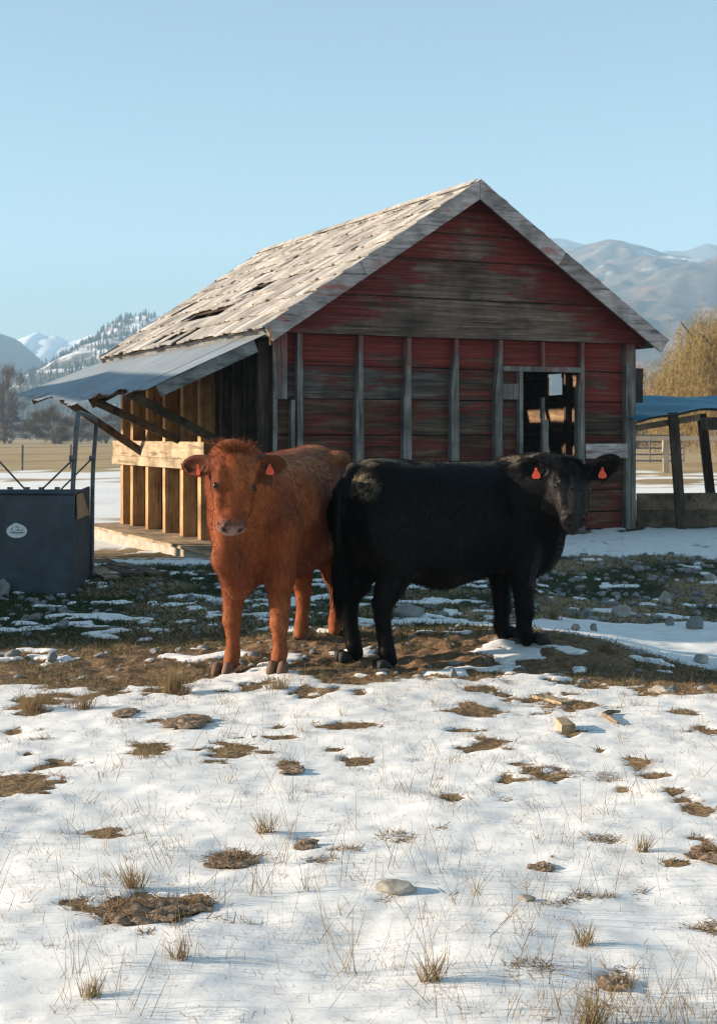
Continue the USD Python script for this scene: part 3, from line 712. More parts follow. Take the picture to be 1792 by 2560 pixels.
# studs of the open lower wall
def stud(x0, x1, z0, z1, y0=0.0, y1=0.095, m_='stud', name='stud'):
    return part(name, box(x0, x1, y0, y1, z0, z1), M[m_])
Z0 = 0.02
stud(-2.475 - 0.04, -2.475 + 0.04, Z0, 2.735)
stud(2.74 - 0.045, 2.74 + 0.045, Z0, 2.735)
for c, zs in ((-1.60, 2.05), (-0.88, 2.12), (-0.14, 2.35), (0.56, 2.3), (1.93, 2.25)):     # each stud is two timbers thick from a little below the top
    e = rng.uniform(-0.006, 0.006, 8)
    poly = [(c - 0.085 + e[0], Z0), (c + 0.048 + e[1], Z0), (c + 0.044 + e[2], 1.4), (c + 0.036 + e[3], 2.735), (c - 0.026 + e[4], 2.735), (c - 0.030 + e[5], zs + 0.04), (c - 0.074 + e[6], zs - 0.28)]
    part('stud', prism(poly, 0.0, 0.095), M['stud'])
part('corner_board', box(-2.858, -2.66, -0.004, 0.024, 1.87, 2.735), M['stud'])
part('corner_board', box(-2.858, -2.80, 0.0, 0.09, Z0, 1.865), M['stud'])
part('corner_board', box(-2.60, -2.545, 0.002, 0.09, Z0, 1.86), M['stud'])
part('corner_board', box(2.79, 2.862, 0.0, 0.095, Z0, 2.73), M['stud'])
part('cross_piece', box(1.98, 2.70, -0.022, -0.002, 1.06, 1.27), M['barge'])
part('sill_plate', box(-2.86, 2.862, -0.02, 0.12, -0.10, 0.018), M['stud'])
# window frame
part('window_header', box(0.612, 1.908, 0.008, 0.092, 2.30, 2.37), M['stud'])
part('window_jamb', box(0.875, 0.935, 0.004, 0.092, 0.4, 2.297), M['stud'])
part('window_block', box(0.612, 0.872, 0.02, 0.085, 1.90, 2.12), M['stud'])
part('window_mullion', box(1.255, 1.30, 0.01, 0.09, 2.373, 2.732), M['stud'])
part('window_mullion', box(1.275, 1.365, 0.015, 0.085, 0.4, 1.62), M['stud'])
part('window_mullion', box(1.268, 1.318, 0.04, 0.09, 1.623, 1.93), M['stud'])
part('window_sill', box(0.94, 1.915, 0.012, 0.10, 0.86, 0.92), M['stud'])
# boards nailed to the inside of the studs
rows = [0.03, 0.28, 0.60, 0.98, 1.40, 1.88, 2.32, 2.74]
OPX0, OPX1, OPZ0, OPZ1 = 0.95, 1.90, 0.92, 2.32
for a, b in zip(rows[:-1], rows[1:]):
    cuts = [-2.86, (-0.88, -0.14, -0.88, -0.14, -0.88, -0.14, 0.56)[rows.index(a)], 2.86]
    spans = [(cuts[0], cuts[1]), (cuts[1], cuts[2])]
    if b > OPZ0 + 0.1 and a < OPZ1 - 0.1:
        spans = [(cuts[0], cuts[1]), (cuts[1], OPX0), (OPX1, cuts[2])]
    for u, w in spans:
        part('wall_board', box(u + 0.002, w - 0.002, 0.098 + rng.uniform(0, 0.004), 0.122, a + 0.006 + rng.uniform(0, 0.006), b - 0.006), M['brownboard'] if a < 1.3 or (a < 1.8 and u < -1) else M['greyboard'] if a < 2.2 and u < -1 else M['wallboard'])
# left wall: deep stanchion planks, boards inside, vertical boards near the front, lean-to shade painted in as dark wood
part('base_sill', box(-3.62, -2.80, -0.05, 6.75, -0.36, -0.16, 0.01), M['concrete'])
part('base_sill', box(-3.66, -2.82, -0.12, 6.9, -0.155, -0.115, 0.008), M['fresh'])
for c in (6.40, 5.80, 4.92, 4.00, 3.12, 2.30):
    part('stanchion_plank', box(-3.09, -2.87, c - 0.07, c + 0.07, -0.112, 2.62), M['freshv'])
for c in (1.55, 1.08, 0.62, 0.14):
    part('stanchion_plank', box(-3.02, -2.87, c - 0.022, c + 0.022, -0.112, 2.62), M['darkwood'])
part('feed_rail', box(-3.125, -3.094, 2.0, 6.85, 1.05, 1.30), M['fresh'])
part('feed_rail', box(-3.15, -3.095, 1.9, 6.80, 0.90, 1.045), M['fresh'])
t = 0.0
while t < LEN:
    w = rng.uniform(0.18, 0.30)
    part('side_board', box(-2.862, -2.835, t + 0.004, min(t + w, LEN) - 0.004, -0.11, 2.72), M['darkwood'])
    t += w
# right wall with a small window and its open shutter
WT0, WT1, WZ0, WZ1 = 1.94, 2.36, 2.04, 2.38
for a, b in zip(rows[:-1], rows[1:]):
    if b > WZ0 + 0.02 and a < WZ1 - 0.02:
        for (t0, t1) in ((0.13, WT0), (WT1, LEN)):
            part('side_board', box(2.836 + 0.012 * (rows.index(a) % 2), 2.864 + 0.012 * (rows.index(a) % 2), t0, t1, a - 0.012, b + 0.012), M['inner'])
        if a < WZ0:
            part('side_board', box(2.836, 2.864, WT0 + 0.003, WT1 - 0.003, a + 0.005, WZ0), M['inner'])
        if b > WZ1:
            part('side_board', box(2.836, 2.864, WT0 + 0.003, WT1 - 0.003, WZ1, b - 0.005), M['inner'])
    else:
        part('side_board', box(2.836 + 0.012 * (rows.index(a) % 2), 2.864 + 0.012 * (rows.index(a) % 2), 0.13, LEN, a - 0.012, b + 0.012), M['inner'])
part('shutter', box(2.87, 3.21, 0.30, 0.33, 1.88, 2.40), M['darkwood'])
for c in (0.9, 1.7, 3.3, 4.4, 5.5, 6.6):
    part('stud', box(2.74, 2.834, c - 0.025, c + 0.025, 0.02, 2.72), M['darkwood'])
# back wall
for a, b in zip(gz_rows[:-1], gz_rows[1:]):
    w0, w1 = (RZ - 0.05 - a) / RS, max((RZ - 0.05 - b) / RS, 0.02)
    w0 = min(w0, 2.9)
    part('gable_board', prism([(-w0, a + 0.006), (w0, a + 0.006), (w1, b - 0.006), (-w1, b - 0.006)], LEN, LEN + 0.028), M['gable'])
for a, b in zip(rows[:-1], rows[1:]):
    part('wall_board', box(-2.83, 2.83, LEN + 0.012 * (rows.index(a) % 2), LEN + 0.028 + 0.012 * (rows.index(a) % 2), a - 0.012, b + 0.012), M['inner'])
part('floor', box(-2.83, 2.83, 0.13, LEN, -0.16, -0.04), M['void'])
for a in (0.09, LEN):
    part('wall_plate', box(-2.83, 2.83, a - 0.08 if a > 1 else 0.034, a if a > 1 else 0.128, 2.745, 2.83), M['darkwood'])

# ---- roof: rafters, spaced boards, barge boards, hand-split shakes
YF, YB = -0.38, 7.72
XE = 3.10
ca, sa = math.cos(math.atan(RS)), math.sin(math.atan(RS))
SL = XE / ca
def rp(side, s, n, y):
    """Roof frame: s metres down the slope from the ridge, n metres above the deck."""
    x = s * ca + n * sa
    return np.array([side * x, y, RZ - s * sa + n * ca])
def roof_slab(side, s0, s1, y0, y1, n0, n1, jit=0.002):
    v = np.array([rp(side, s, n, y) for n in (n0, n1) for y in (y0, y1) for s in (s0, s1)])
    v += rng.uniform(-jit, jit, v.shape)
    f = np.vstack([BOXF[:, [0, 1, 2]], BOXF[:, [0, 2, 3]]])
    if side < 0:
        f = f[:, ::-1]
    m_ = trimesh.Trimesh(v, f, process=False)
    return m_
HOLES = [(-1.755, 3.03, 3.63, 0.11), (-2.31, 3.40, 5.00, 0.125), (-2.885, 3.72, 4.03, 0.085), (-2.885, 4.13, 4.26, 0.085), (-2.885, 4.62, 4.76, 0.085)]     # slits left out of shakes and boards to let sun patches in (x, y0, y1, half width)
for side in (-1, 1):
    for y in (-0.02, 0.9, 1.75, 2.6, 4.35, 5.3, 6.2, 7.1):
        part('rafter', roof_slab(side, 0.03, SL - 0.06 if y > -0.1 else SL - 0.1, y, y + 0.05, -0.16, -0.026), M['gable'] if y < 0 else M['darkwood'])
    s = 0.02
    while s < SL - 0.05:
        s1 = min(s + 0.235, SL)
        segs = [(YF + 0.03, YB - 0.03)]
        if side < 0:
            for hx, h0, h1, hw in HOLES:
                hs = -hx / ca
                if s < hs + hw and s1 > hs - hw:
                    new = []
                    for q0, q1 in segs:
                        if h0 < q1 and h1 > q0:
                            new += [(q0, max(q0, h0)), (min(q1, h1), q1)]
                            for (u0, u1) in ((s, hs - hw), (hs + hw, s1)):
                                if u1 - u0 > 0.02:
                                    part('roof_board', roof_slab(side, u0, u1, h0 + 0.003, h1 - 0.003, -0.024, -0.002), M['darkwood'])
                        else:
                            new.append((q0, q1))
                    segs = [q for q in new if q[1] - q[0] > 0.02]
        for q0, q1 in segs:
            part('roof_board', roof_slab(side, s, s1, q0, q1, -0.024, -0.002), M['darkwood'])
        s = s1 + 0.004
for side in (-1, 1):
    # barge boards: two lengths butted, front and back
    for y0, y1 in ((YF - 0.032, YF - 0.004), (YB + 0.004, YB + 0.03)):
        cutat = SL * 0.44 if side > 0 else SL * 0.58
        for (a, b) in ((0.0, cutat - 0.004), (cutat, SL + 0.03)):
            v = []
            for y in (y0, y1):
                for s in (a, b):
                    for nn in (-0.195, 0.03):
                        p = rp(side, s, nn, y)
                        if s == 0.0:
                            p = np.array([side * 0.004, y, RZ + nn / ca])
                        v.append(p)
            v = np.array(v) + rng.uniform(-0.002, 0.002, (8, 3))
            hull = trimesh.Trimesh(v).convex_hull
            part('barge_board', hull, M['barge'])
    part('fascia_board', roof_slab(side, SL - 0.06, SL - 0.035, YF + 0.02, YB - 0.02, -0.15, -0.03), M['fascia'])

def shake(side, s0, L, y0, w, n0, lift, warp):
    """A split shake: thick butt down-slope, thin head, slightly warped."""
    vs = []
    k = 3
    for j in range(k + 1):
        u = j / k
        s = s0 + L * u
        th = 0.005 + 0.018 * u
        nb = n0 + lift * u + warp * math.sin(u * 2.2)
        for q, yv in enumerate((y0, y0 + w * 0.5, y0 + w)):
            cup = 0.006 * (1 if q == 1 else -0.3) * math.sin(warp * 400)
            vs.append(rp(side, s, nb + cup, yv))
            vs.append(rp(side, s, nb + th + cup, yv))
    vs = np.array(vs)
    f = []
    def ix(j, q, top): return (j * 3 + q) * 2 + top
    for j in range(k):
        for q in range(2):
            f += [[ix(j, q, 1), ix(j + 1, q, 1), ix(j + 1, q + 1, 1)], [ix(j, q, 1), ix(j + 1, q + 1, 1), ix(j, q + 1, 1)]]
        for q in (0, 2):
            f += [[ix(j, q, 0), ix(j + 1, q, 0), ix(j + 1, q, 1)], [ix(j, q, 0), ix(j + 1, q, 1), ix(j, q, 1)]]
    for q in range(2):
        f += [[ix(k, q, 0), ix(k, q + 1, 0), ix(k, q + 1, 1)], [ix(k, q, 0), ix(k, q + 1, 1), ix(k, q, 1)]]
        f += [[ix(0, q, 0), ix(0, q, 1), ix(0, q + 1, 1)], [ix(0, q, 0), ix(0, q + 1, 1), ix(0, q + 1, 0)]]
    f = np.array(f)
    if side > 0:
        f = f[:, ::-1]
    return trimesh.Trimesh(vs, f, process=False)

shakes = []
EXPO = 0.44
r2 = np.random.default_rng(5)
ncourse = int(math.ceil(SL / EXPO))
for c in range(ncourse):
    s_b = SL + 0.04 - c * EXPO            # butt line
    y = YF - 0.02
    while y < YB:
        w = r2.uniform(0.16, 0.40)
        L = EXPO + 0.12
        jitter = r2.uniform(-0.025, 0.03) - (0.10 if r2.random() < 0.05 else 0)
        s1 = s_b + jitter
        s0 = max(s1 - L, 0.0)
        g = r2.uniform(0.001, 0.005)
        hit = any(h0 < y + w - 0.02 and h1 > y + 0.02 and s0 < -hx / ca + hw - 0.02 and s1 > -hx / ca - hw + 0.02 for hx, h0, h1, hw in HOLES)
        gone = r2.random() < 0.004
        if hit:
            for hx, h0, h1, hw in HOLES:       # cut short on either side of the added slit
                hs = -hx / ca
                if h0 < y + w and h1 > y and s0 < hs + hw and s1 > hs - hw:
                    if hs - hw - s0 > 0.12:
                        shakes.append((y, shake(-1, s0, hs - hw - s0 - r2.uniform(0, 0.05), y + g, min(w - g, YB - y), 0.004, 0.020, r2.uniform(-0.004, 0.008))))
                    if s1 - hs - hw > 0.12:
                        shakes.append((y, shake(-1, hs + hw, s1 - hs - hw, y + g, min(w - g, YB - y), 0.006, 0.020, r2.uniform(-0.004, 0.008))))
        elif not gone and s1 - s0 > 0.1:
            shakes.append((y, shake(-1, s0, s1 - s0, y + g, min(w - g, YB - y), 0.004, r2.uniform(0.012, 0.024), r2.uniform(-0.004, 0.006))))
        y += w
shakes.sort(key=lambda q: q[0])
for y, m_ in shakes[:296]:
    part('shake', m_, M['shake'])
if len(shakes) > 296:
    part('far_shakes', cat_([m_ for y, m_ in shakes[296:]]), M['shake'], kind='stuff')
rs = []
for c in range(ncourse + 2):
    s_b = SL + 0.04 - c * 0.36
    y = YF - 0.02
    while y < YB and s_b > 0.1:
        w = r2.uniform(0.15, 0.4)
        s1 = s_b + r2.uniform(-0.03, 0.03)
        s0 = max(s1 - 0.46, 0.0)
        if s1 - s0 > 0.1:
            rs.append(shake(1, s0, s1 - s0, y + 0.005, min(w, YB - y) - 0.005, 0.004, r2.uniform(0.012, 0.03), r2.uniform(-0.004, 0.01)))
        y += w
part('right_slope_shakes', cat_(rs), M['shake'], kind='stuff')
# ridge: lapped boards
for k in range(6):
    a, b = YF + k * 1.36, YF + (k + 1) * 1.36 - 0.01
    for side in (-1, 1):
        part('ridge_board', roof_slab(side, 0.0, 0.13, a, min(b, YB), 0.040 + 0.004 * (k % 2), 0.058 + 0.004 * (k % 2)), M['shake'])
# gutter end bracket at the left front eave
part('eave_bracket', box(-3.075, -3.045, YF - 0.05, YF - 0.036, 2.54, 2.78), M['rust'])

# ---- lean-to roof of bent sheets with its fascia and braces
LZ0, LX0, LX1 = 2.70, -3.0, -4.58
def lean_z(x, y):
    u = (x - LX0) / (LX1 - LX0)
    sag = 0.10 * math.exp(-((y - 3.4) / 1.1) ** 2) * u * u - 0.09 * smoothstep(6.0, 8.2, y) * u + 0.02 * math.sin(y * 1.9) * u
    return LZ0 + (LX1 - LX0) * u * 0.46 - float(sag)
ys_cut = [-0.12, 0.78, 1.66, 2.58, 3.46, 4.38, 5.28, 6.2, 7.1, 8.3]
for k in range(len(ys_cut) - 1):
    a, b = ys_cut[k], ys_cut[k + 1] + 0.05
    ny, nx = 56, 14
    Yg = np.linspace(a, b, ny)
    Ug = np.linspace(0, 1, nx)
    off = 0.005 * (k % 2)
    endx = LX1 + r2.uniform(-0.06, 0.08)
    rag = gaussian_filter(r2.normal(size=ny), 1.2) * 0.035
    if k == 0:
        rag[int(ny * .55):int(ny * .75)] += np.hanning(int(ny * .75) - int(ny * .55)) * 0.32       # torn corner
    Pm = np.zeros((nx, ny, 3))
    for i, u in enumerate(Ug):
        for j, yv in enumerate(Yg):
            xe = endx + rag[j]
            x = LX0 + 0.02 + (xe - LX0) * u
            z = lean_z(x, yv) + 0.0075 * math.sin(2 * math.pi * yv / 0.076) + off + 0.02 * smoothstep(0.8, 1, u) * math.sin(yv * 5.1 + k)
            Pm[i, j] = (x, yv, z)
    part('roof_sheet', grid_mesh(Pm), M['sheet'], smooth=True)
for y in (-0.06, 1.49, 3.30, 5.26, 7.3):
    mtl = M['fascia'] if y < 0 else M['darkbeam']
    a = np.array([LX0 - 0.12, y, lean_z(LX0, y) - 0.10 - 0.055])
    b = np.array([LX1 + 0.16, y, lean_z(LX1, y) - 0.095 + 0.07])
    part('lean_to_rafter' if y > 0 else 'lean_to_fascia', beam(a, b, 0.04 if y > 0 else 0.03, 0.14 if y > 0 else 0.16, (0, 0, 1)), mtl)
for x in (-3.5, -4.05, -4.38):
    part('purlin', beam((x, -0.02, lean_z(x, 0) - 0.045), (x, 3.4, lean_z(x, 3.4) - 0.045), 0.06, 0.035), M['darkbeam'])
    part('purlin', beam((x, 3.42, lean_z(x, 3.4) - 0.045), (x, 7.9, lean_z(x, 7.9) - 0.045), 0.06, 0.035), M['darkbeam'])
for y, zb in ((5.22, 1.12), (3.26, 1.32), (1.44, 1.30)):
    part('brace', beam((-4.42, y - 0.05, lean_z(-4.42, y) - 0.06), (-3.10, y - 0.05, zb), 0.045, 0.125, (0, 1, 0)) if False else beam((-4.42, y - 0.05, lean_z(-4.42, y) - 0.06), (-3.10, y - 0.05, zb), 0.045, 0.12, (0, 0, 1)), M['darkbeam'])

# ------------------------------------------------------------------ unseen pole shed, added left out of view, shaped to cast the yard shadow
shed = thing('pole_shed', 'unseen pole shed left of the yard, added and shaped to cast its shadow', 'shed')
prof = [(8.5, 3.15), (9.5, 5.0), (16.4, 5.56), (22.4, 5.29), (23.2, 5.06), (26.8, 4.25)]  # outline fitted to the shadow edges wanted on yard and lean-to
for (a, za), (b, zb) in zip(prof[:-1], prof[1:]):
    v = np.array([[x, y, z + dz] for x in (-14.0, -15.9) for y, z in ((a, za), (b, zb)) for dz in (-0.12, 0.0)])
    obj('roof_panel', trimesh.Trimesh(v).convex_hull, M['sheet'], shed)
y = 8.56
while y < 18.5:
    obj('wall_plank', box(-14.25, -14.21, y + 0.002, y + 0.34, -0.3, float(np.interp(y, [q[0] for q in prof], [q[1] for q in prof])) - 0.13), M['darkwood'], shed)
    y += 0.342
for y in (19.0, 26.4):
    for x in (-14.3, -15.7):
        obj('post', box(x - 0.08, x + 0.08, y - 0.08, y + 0.08, -0.5, 5.3 if y < 20 else 4.2), M['darkwood'], shed)

# ------------------------------------------------------------------ steel feed bunk with pipe hoop at the left edge
def wpt(px, py, d):
    return img(px, py, d)
tk = thing('feed_bunk', 'dark sheet steel feed bunk with pipe hoop and oval sticker', 'feeder')
ztop, d0, d1 = 0.885, 12.62, 14.2
xr0, xr1 = (186 - 896) * d0 / F_PX, (230 - 896) * d1 / F_PX
gl = float(base_h(np.array(-3.0), np.array(13.0))) - 0.08
XL = -4.6
obj('front_panel', box(XL, xr0, d0, d0 + 0.02, gl, ztop), M['tank'], tk)
obj('top_rim', tube([[XL, d0 - 0.005, ztop], [-3.5, d0 - 0.005, ztop + 0.004], [xr0, d0 - 0.005, ztop]], 0.022, 8), M['tank'], tk, smooth=True)
v = np.array([[xr0 - 0.004, d0 + 0.022, gl], [xr1 - 0.02, d1, gl], [xr0 - 0.004, d0 + 0.022, ztop], [xr1 - 0.02, d1, ztop]])
side_m = trimesh.Trimesh(np.vstack([v, v + [-0.02, 0.0, 0]])).convex_hull
obj('end_panel', side_m, M['tank_in'], tk)
obj('back_panel', box(XL, xr1 - 0.05, d1 - 0.02, d1, gl, ztop - 0.03), M['tank'], tk)
# added orange plate standing in for the sunlit triangle on the end panel
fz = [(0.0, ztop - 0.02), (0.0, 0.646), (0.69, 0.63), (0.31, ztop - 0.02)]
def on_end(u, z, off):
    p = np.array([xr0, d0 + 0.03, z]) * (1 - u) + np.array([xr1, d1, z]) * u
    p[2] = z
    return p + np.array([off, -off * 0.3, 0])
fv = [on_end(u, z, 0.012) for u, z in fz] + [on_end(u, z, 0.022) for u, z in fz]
obj('bent_flap', trimesh.Trimesh(np.array(fv)).convex_hull, M['rust'], tk, label='orange plate standing in for sunlight on the end panel')
hp = [[xr0 - 0.03, d0 + 0.045, 0.70], [xr0 - 0.02, d0 + 0.03, 0.92], [xr0 + 0.015, d0, 1.40], [xr0 + 0.02, d0 + 0.05, 1.555], [xr0 + 0.02, d0 + 0.15, 1.60], [xr1 + 0.06, d1 - 0.15, 1.55], [xr1 + 0.05, d1 - 0.05, 1.51], [xr1 + 0.035, d1, 1.40], [xr1 + 0.002, d1 + 0.02, 0.9], [xr1 - 0.004, d1 + 0.02, gl]]
hp = np.array(hp)
tt = np.linspace(0, len(hp) - 1, 60)
obj('pipe_hoop', tube(np.c_[[PchipInterpolator(np.arange(len(hp)), hp[:, k])(tt) for k in range(3)]].T, 0.0215, 10), M['pipe'], tk, smooth=True)
for a, b in (((100, 1228, d0), (181, 1150, d0)), ((150, 1226, d1), (228, 1148, d1)), ((-30, 1122, d0), (67, 1228, d0))):
    p, q = wpt(*a), wpt(*b)
    obj('brace_rod', tube([p, (p + q) / 2, q], 0.0085, 6), M['pipe'], tk, smooth=True)
for a in ((181, 1145, d0), (230, 1145, d1)):
    p = wpt(*a)
    obj('clamp', tube([p - [0, 0, 0.025], p, p + [0, 0, 0.025]], 0.030, 10), M['pipe'], tk, smooth=True)
for px in (25, 67, 103, 143):
    p = wpt(px, 1229, d0)
    obj('lug', box(p[0] - 0.02, p[0] + 0.02, d0 - 0.02, d0 + 0.03, ztop + 0.02, ztop + 0.05), M['pipe'], tk)
# oval sticker with a grey emblem
c = wpt(42, 1326, d0)
a = np.linspace(0, 2 * np.pi, 24, endpoint=False)
ov = np.c_[0.092 * np.cos(a), 0.062 * np.sin(a) - 0.006 + 0.016 * np.cos(a) ** 2 * 0]
ov[:, 1] += 0.012 * np.exp(-((ov[:, 0] + 0.01) / 0.03) ** 2) * (ov[:, 1] > 0)
sv = np.array([[c[0] + x, d0 - 0.003, c[2] + z] for x, z in ov])
st_ = obj('sticker', trimesh.Trimesh(np.vstack([sv, [[c[0], d0 - 0.003, c[2]]]]), np.array([[i, (i + 1) % 24, 24] for i in range(24)]), process=False), M['sticker'], tk, label='white oval sticker with a grey emblem')
def blob(px_):
    v_ = np.array([[c[0] + x, d0 - 0.006, c[2] + z] for x, z in px_])
    k_ = len(v_)
    return trimesh.Trimesh(np.vstack([v_, v_.mean(0, keepdims=True)]), np.array([[i, (i + 1) % k_, k_] for i in range(k_)]), process=False)
obj('emblem', cat_([blob([(-0.070, -0.014), (-0.03, -0.010), (0.01, -0.016), (0.05, -0.012), (0.072, -0.020), (0.03, -0.027), (-0.03, -0.026)]),
                    blob([(-0.052, 0.004), (-0.045, 0.022), (-0.034, 0.028), (-0.036, 0.012), (-0.042, 0.0)]),
                    blob([(-0.020, 0.034), (0.004, 0.040), (0.020, 0.024), (0.010, 0.020), (0.0, 0.031)]),
                    blob([(-0.012, 0.004), (0.012, 0.012), (0.034, 0.004), (0.030, -0.004), (0.005, -0.001)]),
                    blob([(0.042, 0.010), (0.058, 0.006), (0.060, -0.004), (0.046, -0.002)])]), M['sticker_mark'], st_)

# ------------------------------------------------------------------ tarp-roofed shelter right of the barn
sh = thing('tarp_shelter', 'low shelter with blue tarp roof on leaning posts beside the barn', 'shelter')
ny, nx = 30, 60
Pm = np.zeros((ny, nx, 3))
for i in range(ny):
    v_ = i / (ny - 1)
    for j in range(nx):
        u = j / (nx - 1)
        x = 4.02 + 3.2 * u - 0.42 * v_
        y = 20.55 + 2.3 * v_ + 0.5 * u
        zf = 1.60 + 0.17 * smoothstep(0.0, 0.30, u) + 0.05 * u
        zb = 2.02 + 0.02 * u
        s_ = 0.02 * math.sin(u * 24) * (1 - v_) - 0.05 * math.sin(math.pi * v_) * abs(math.sin(u * math.pi * 2.2)) + 0.015 * math.sin(v_ * 9 + u * 15)
        Pm[i, j] = (x, y, zf * (1 - v_) + zb * v_ + s_)
obj('tarp', grid_mesh(Pm), M['tarp'], sh, smooth=True)
hem = Pm[0].copy()
fl = np.stack([hem, hem + [0, 0.05, -0.035]])
obj('tarp_hem', grid_mesh(fl), M['tank_in'], sh, smooth=True)
for (pxt, pyt, pxb, pyb, d, w) in ((1682, 1048, 1706, 1345, 20.75, 0.135), (1753, 1050, 1778, 1240, 22.9, 0.135)):
    a_, b_ = img(pxt, pyt, d), img(pxb, pyb, d)
    obj('post', beam(b_ - [0, 0, 0.1], a_ + [0, 0, 0.10], w, w * 0.8, (0, 1, 0)), M['darkwood'], sh)
p = img(1768, 1062, 22.75)
obj('cleat', box(p[0] - 0.1, p[0] + 0.18, 22.70, 22.78, p[2] - 0.08, p[2] + 0.12), M['stud'], sh)
zb0 = float(base_h(np.array(4.8), np.array(20.9)))
for a, b in ((0.0, 0.24), (0.245, 0.50)):
    obj('wall_plank', beam((4.1, 20.98, zb0 + (a + b) / 2 + 0.03), (7.2, 21.45, zb0 + (a + b) / 2 + 0.03), 0.04, b - a, (0, 0, 1), 0.008), M['darkbeam'], sh)
obj('front_beam', beam((4.05, 20.72, 1.50), (5.0, 20.86, 1.66), 0.05, 0.09), M['darkbeam'], sh)

# ------------------------------------------------------------------ cattle
def surface_nets(F, origin, h):
    """Closed mesh of F < 0 on a regular grid."""
    nx, ny, nz = F.shape
    ins = F < 0
    corners = [(i, j, k) for i in (0, 1) for j in (0, 1) for k in (0, 1)]
    cnt = sum(ins[i:nx - 1 + i, j:ny - 1 + j, k:nz - 1 + k].astype(np.int8) for i, j, k in corners)
    act = np.argwhere((cnt > 0) & (cnt < 8))
    idx = -np.ones((nx - 1, ny - 1, nz - 1), np.int64)
    idx[tuple(act.T)] = np.arange(len(act))
    acc, num = np.zeros((len(act), 3)), np.zeros((len(act), 1))
    for a in corners:
        for ax in range(3):
            if a[ax] == 0:
                b = list(a)
                b[ax] = 1
                fa = F[act[:, 0] + a[0], act[:, 1] + a[1], act[:, 2] + a[2]]
                fb = F[act[:, 0] + b[0], act[:, 1] + b[1], act[:, 2] + b[2]]
                cr = (fa < 0) != (fb < 0)
                t = np.where(cr, fa / np.where(cr, fa - fb, 1), 0)
                p = np.tile(np.array(a, float), (len(act), 1))
                p[:, ax] = t
                acc += p * cr[:, None]
                num += cr[:, None]
    V = origin + (act + acc / num) * h
    Q = []
    for ax in range(3):
        o1, o2 = (ax + 1) % 3, (ax + 2) % 3
        sl0, sl1 = [slice(1, -1)] * 3, [slice(1, -1)] * 3
        sl0[ax], sl1[ax] = slice(0, F.shape[ax] - 1), slice(1, F.shape[ax])
        e = np.argwhere(ins[tuple(sl0)] != ins[tuple(sl1)])
        off = np.ones(3, int)
        off[ax] = 0
        e = e + off
        first = ins[tuple(e.T)]
        d1, d2 = np.zeros(3, int), np.zeros(3, int)
        d1[o1], d2[o2] = 1, 1
        q = np.stack([idx[tuple((e - d1 - d2).T)], idx[tuple((e - d2).T)], idx[tuple(e.T)], idx[tuple((e - d1).T)]], 1)
        q[~first] = q[~first][:, ::-1]
        Q.append(q)
    Q = np.vstack(Q)
    return trimesh.Trimesh(V, np.vstack([Q[:, [0, 1, 2]], Q[:, [0, 2, 3]]]), process=False)

class Field:
    def __init__(self, lo, hi, h):
        self.h, self.lo = h, np.array(lo, float)
        self.n = np.ceil((np.array(hi) - lo) / h).astype(int) + 1
        self.ax = [self.lo[k] + h * np.arange(self.n[k]) for k in range(3)]
        self.F = np.full(self.n, 0.5, np.float32)
    def region(self, lo, hi):
        s = [slice(max(0, int((lo[k] - self.lo[k]) / self.h)), min(self.n[k], int((hi[k] - self.lo[k]) / self.h) + 2)) for k in range(3)]
        g = np.meshgrid(*[self.ax[k][s[k]] for k in range(3)], indexing='ij')
        return tuple(s), np.stack(g, -1)
    def add(self, lo, hi, fn, k=0.03):
        s, P = self.region(np.array(lo) - 2 * k - 0.03, np.array(hi) + 2 * k + 0.03)
        d = fn(P).astype(np.float32)
        a = self.F[s]
        hh = np.clip(0.5 + 0.5 * (a - d) / k, 0, 1)
        self.F[s] = a * (1 - hh) + d * hh - k * hh * (1 - hh)
    def cut(self, lo, hi, fn, k=0.008):
        s, P = self.region(np.array(lo) - 0.03, np.array(hi) + 0.03)
        d = -fn(P).astype(np.float32)
        a = self.F[s]
        hh = np.clip(0.5 - 0.5 * (a - d) / k, 0, 1)
        self.F[s] = a * (1 - hh) + d * hh + k * hh * (1 - hh)
    def cone(self, a, b, ra, rb, k=0.03):
        a, b = np.array(a, float), np.array(b, float)
        r = max(ra, rb)
        ba = b - a
        def fn(P):
            t = np.clip(((P - a) @ ba) / (ba @ ba), 0, 1)
            return np.linalg.norm(P - a - t[..., None] * ba, axis=-1) - (ra + (rb - ra) * t)
        self.add(np.minimum(a, b) - r, np.maximum(a, b) + r, fn, k)
    def chain(self, pts, k=0.03):
        for (a, ra), (b, rb) in zip(pts[:-1], pts[1:]):
            self.cone(a, b, ra, rb, k)
    def ell(self, c, r, R=None, k=0.03, cut=False):
        c, r = np.array(c, float), np.array(r, float)
        R = np.eye(3) if R is None else R       # rows are the ellipsoid's axes
        def fn(P):
            q = (P - c) @ R.T
            k0 = np.linalg.norm(q / r, axis=-1)
            k1 = np.linalg.norm(q / r ** 2, axis=-1)
            return np.where(k1 > 1e-9, k0 * (k0 - 1) / np.maximum(k1, 1e-9), -r.min())
        m_ = np.abs(R.T) @ r
        (self.cut if cut else self.add)(c - m_, c + m_, fn, k)

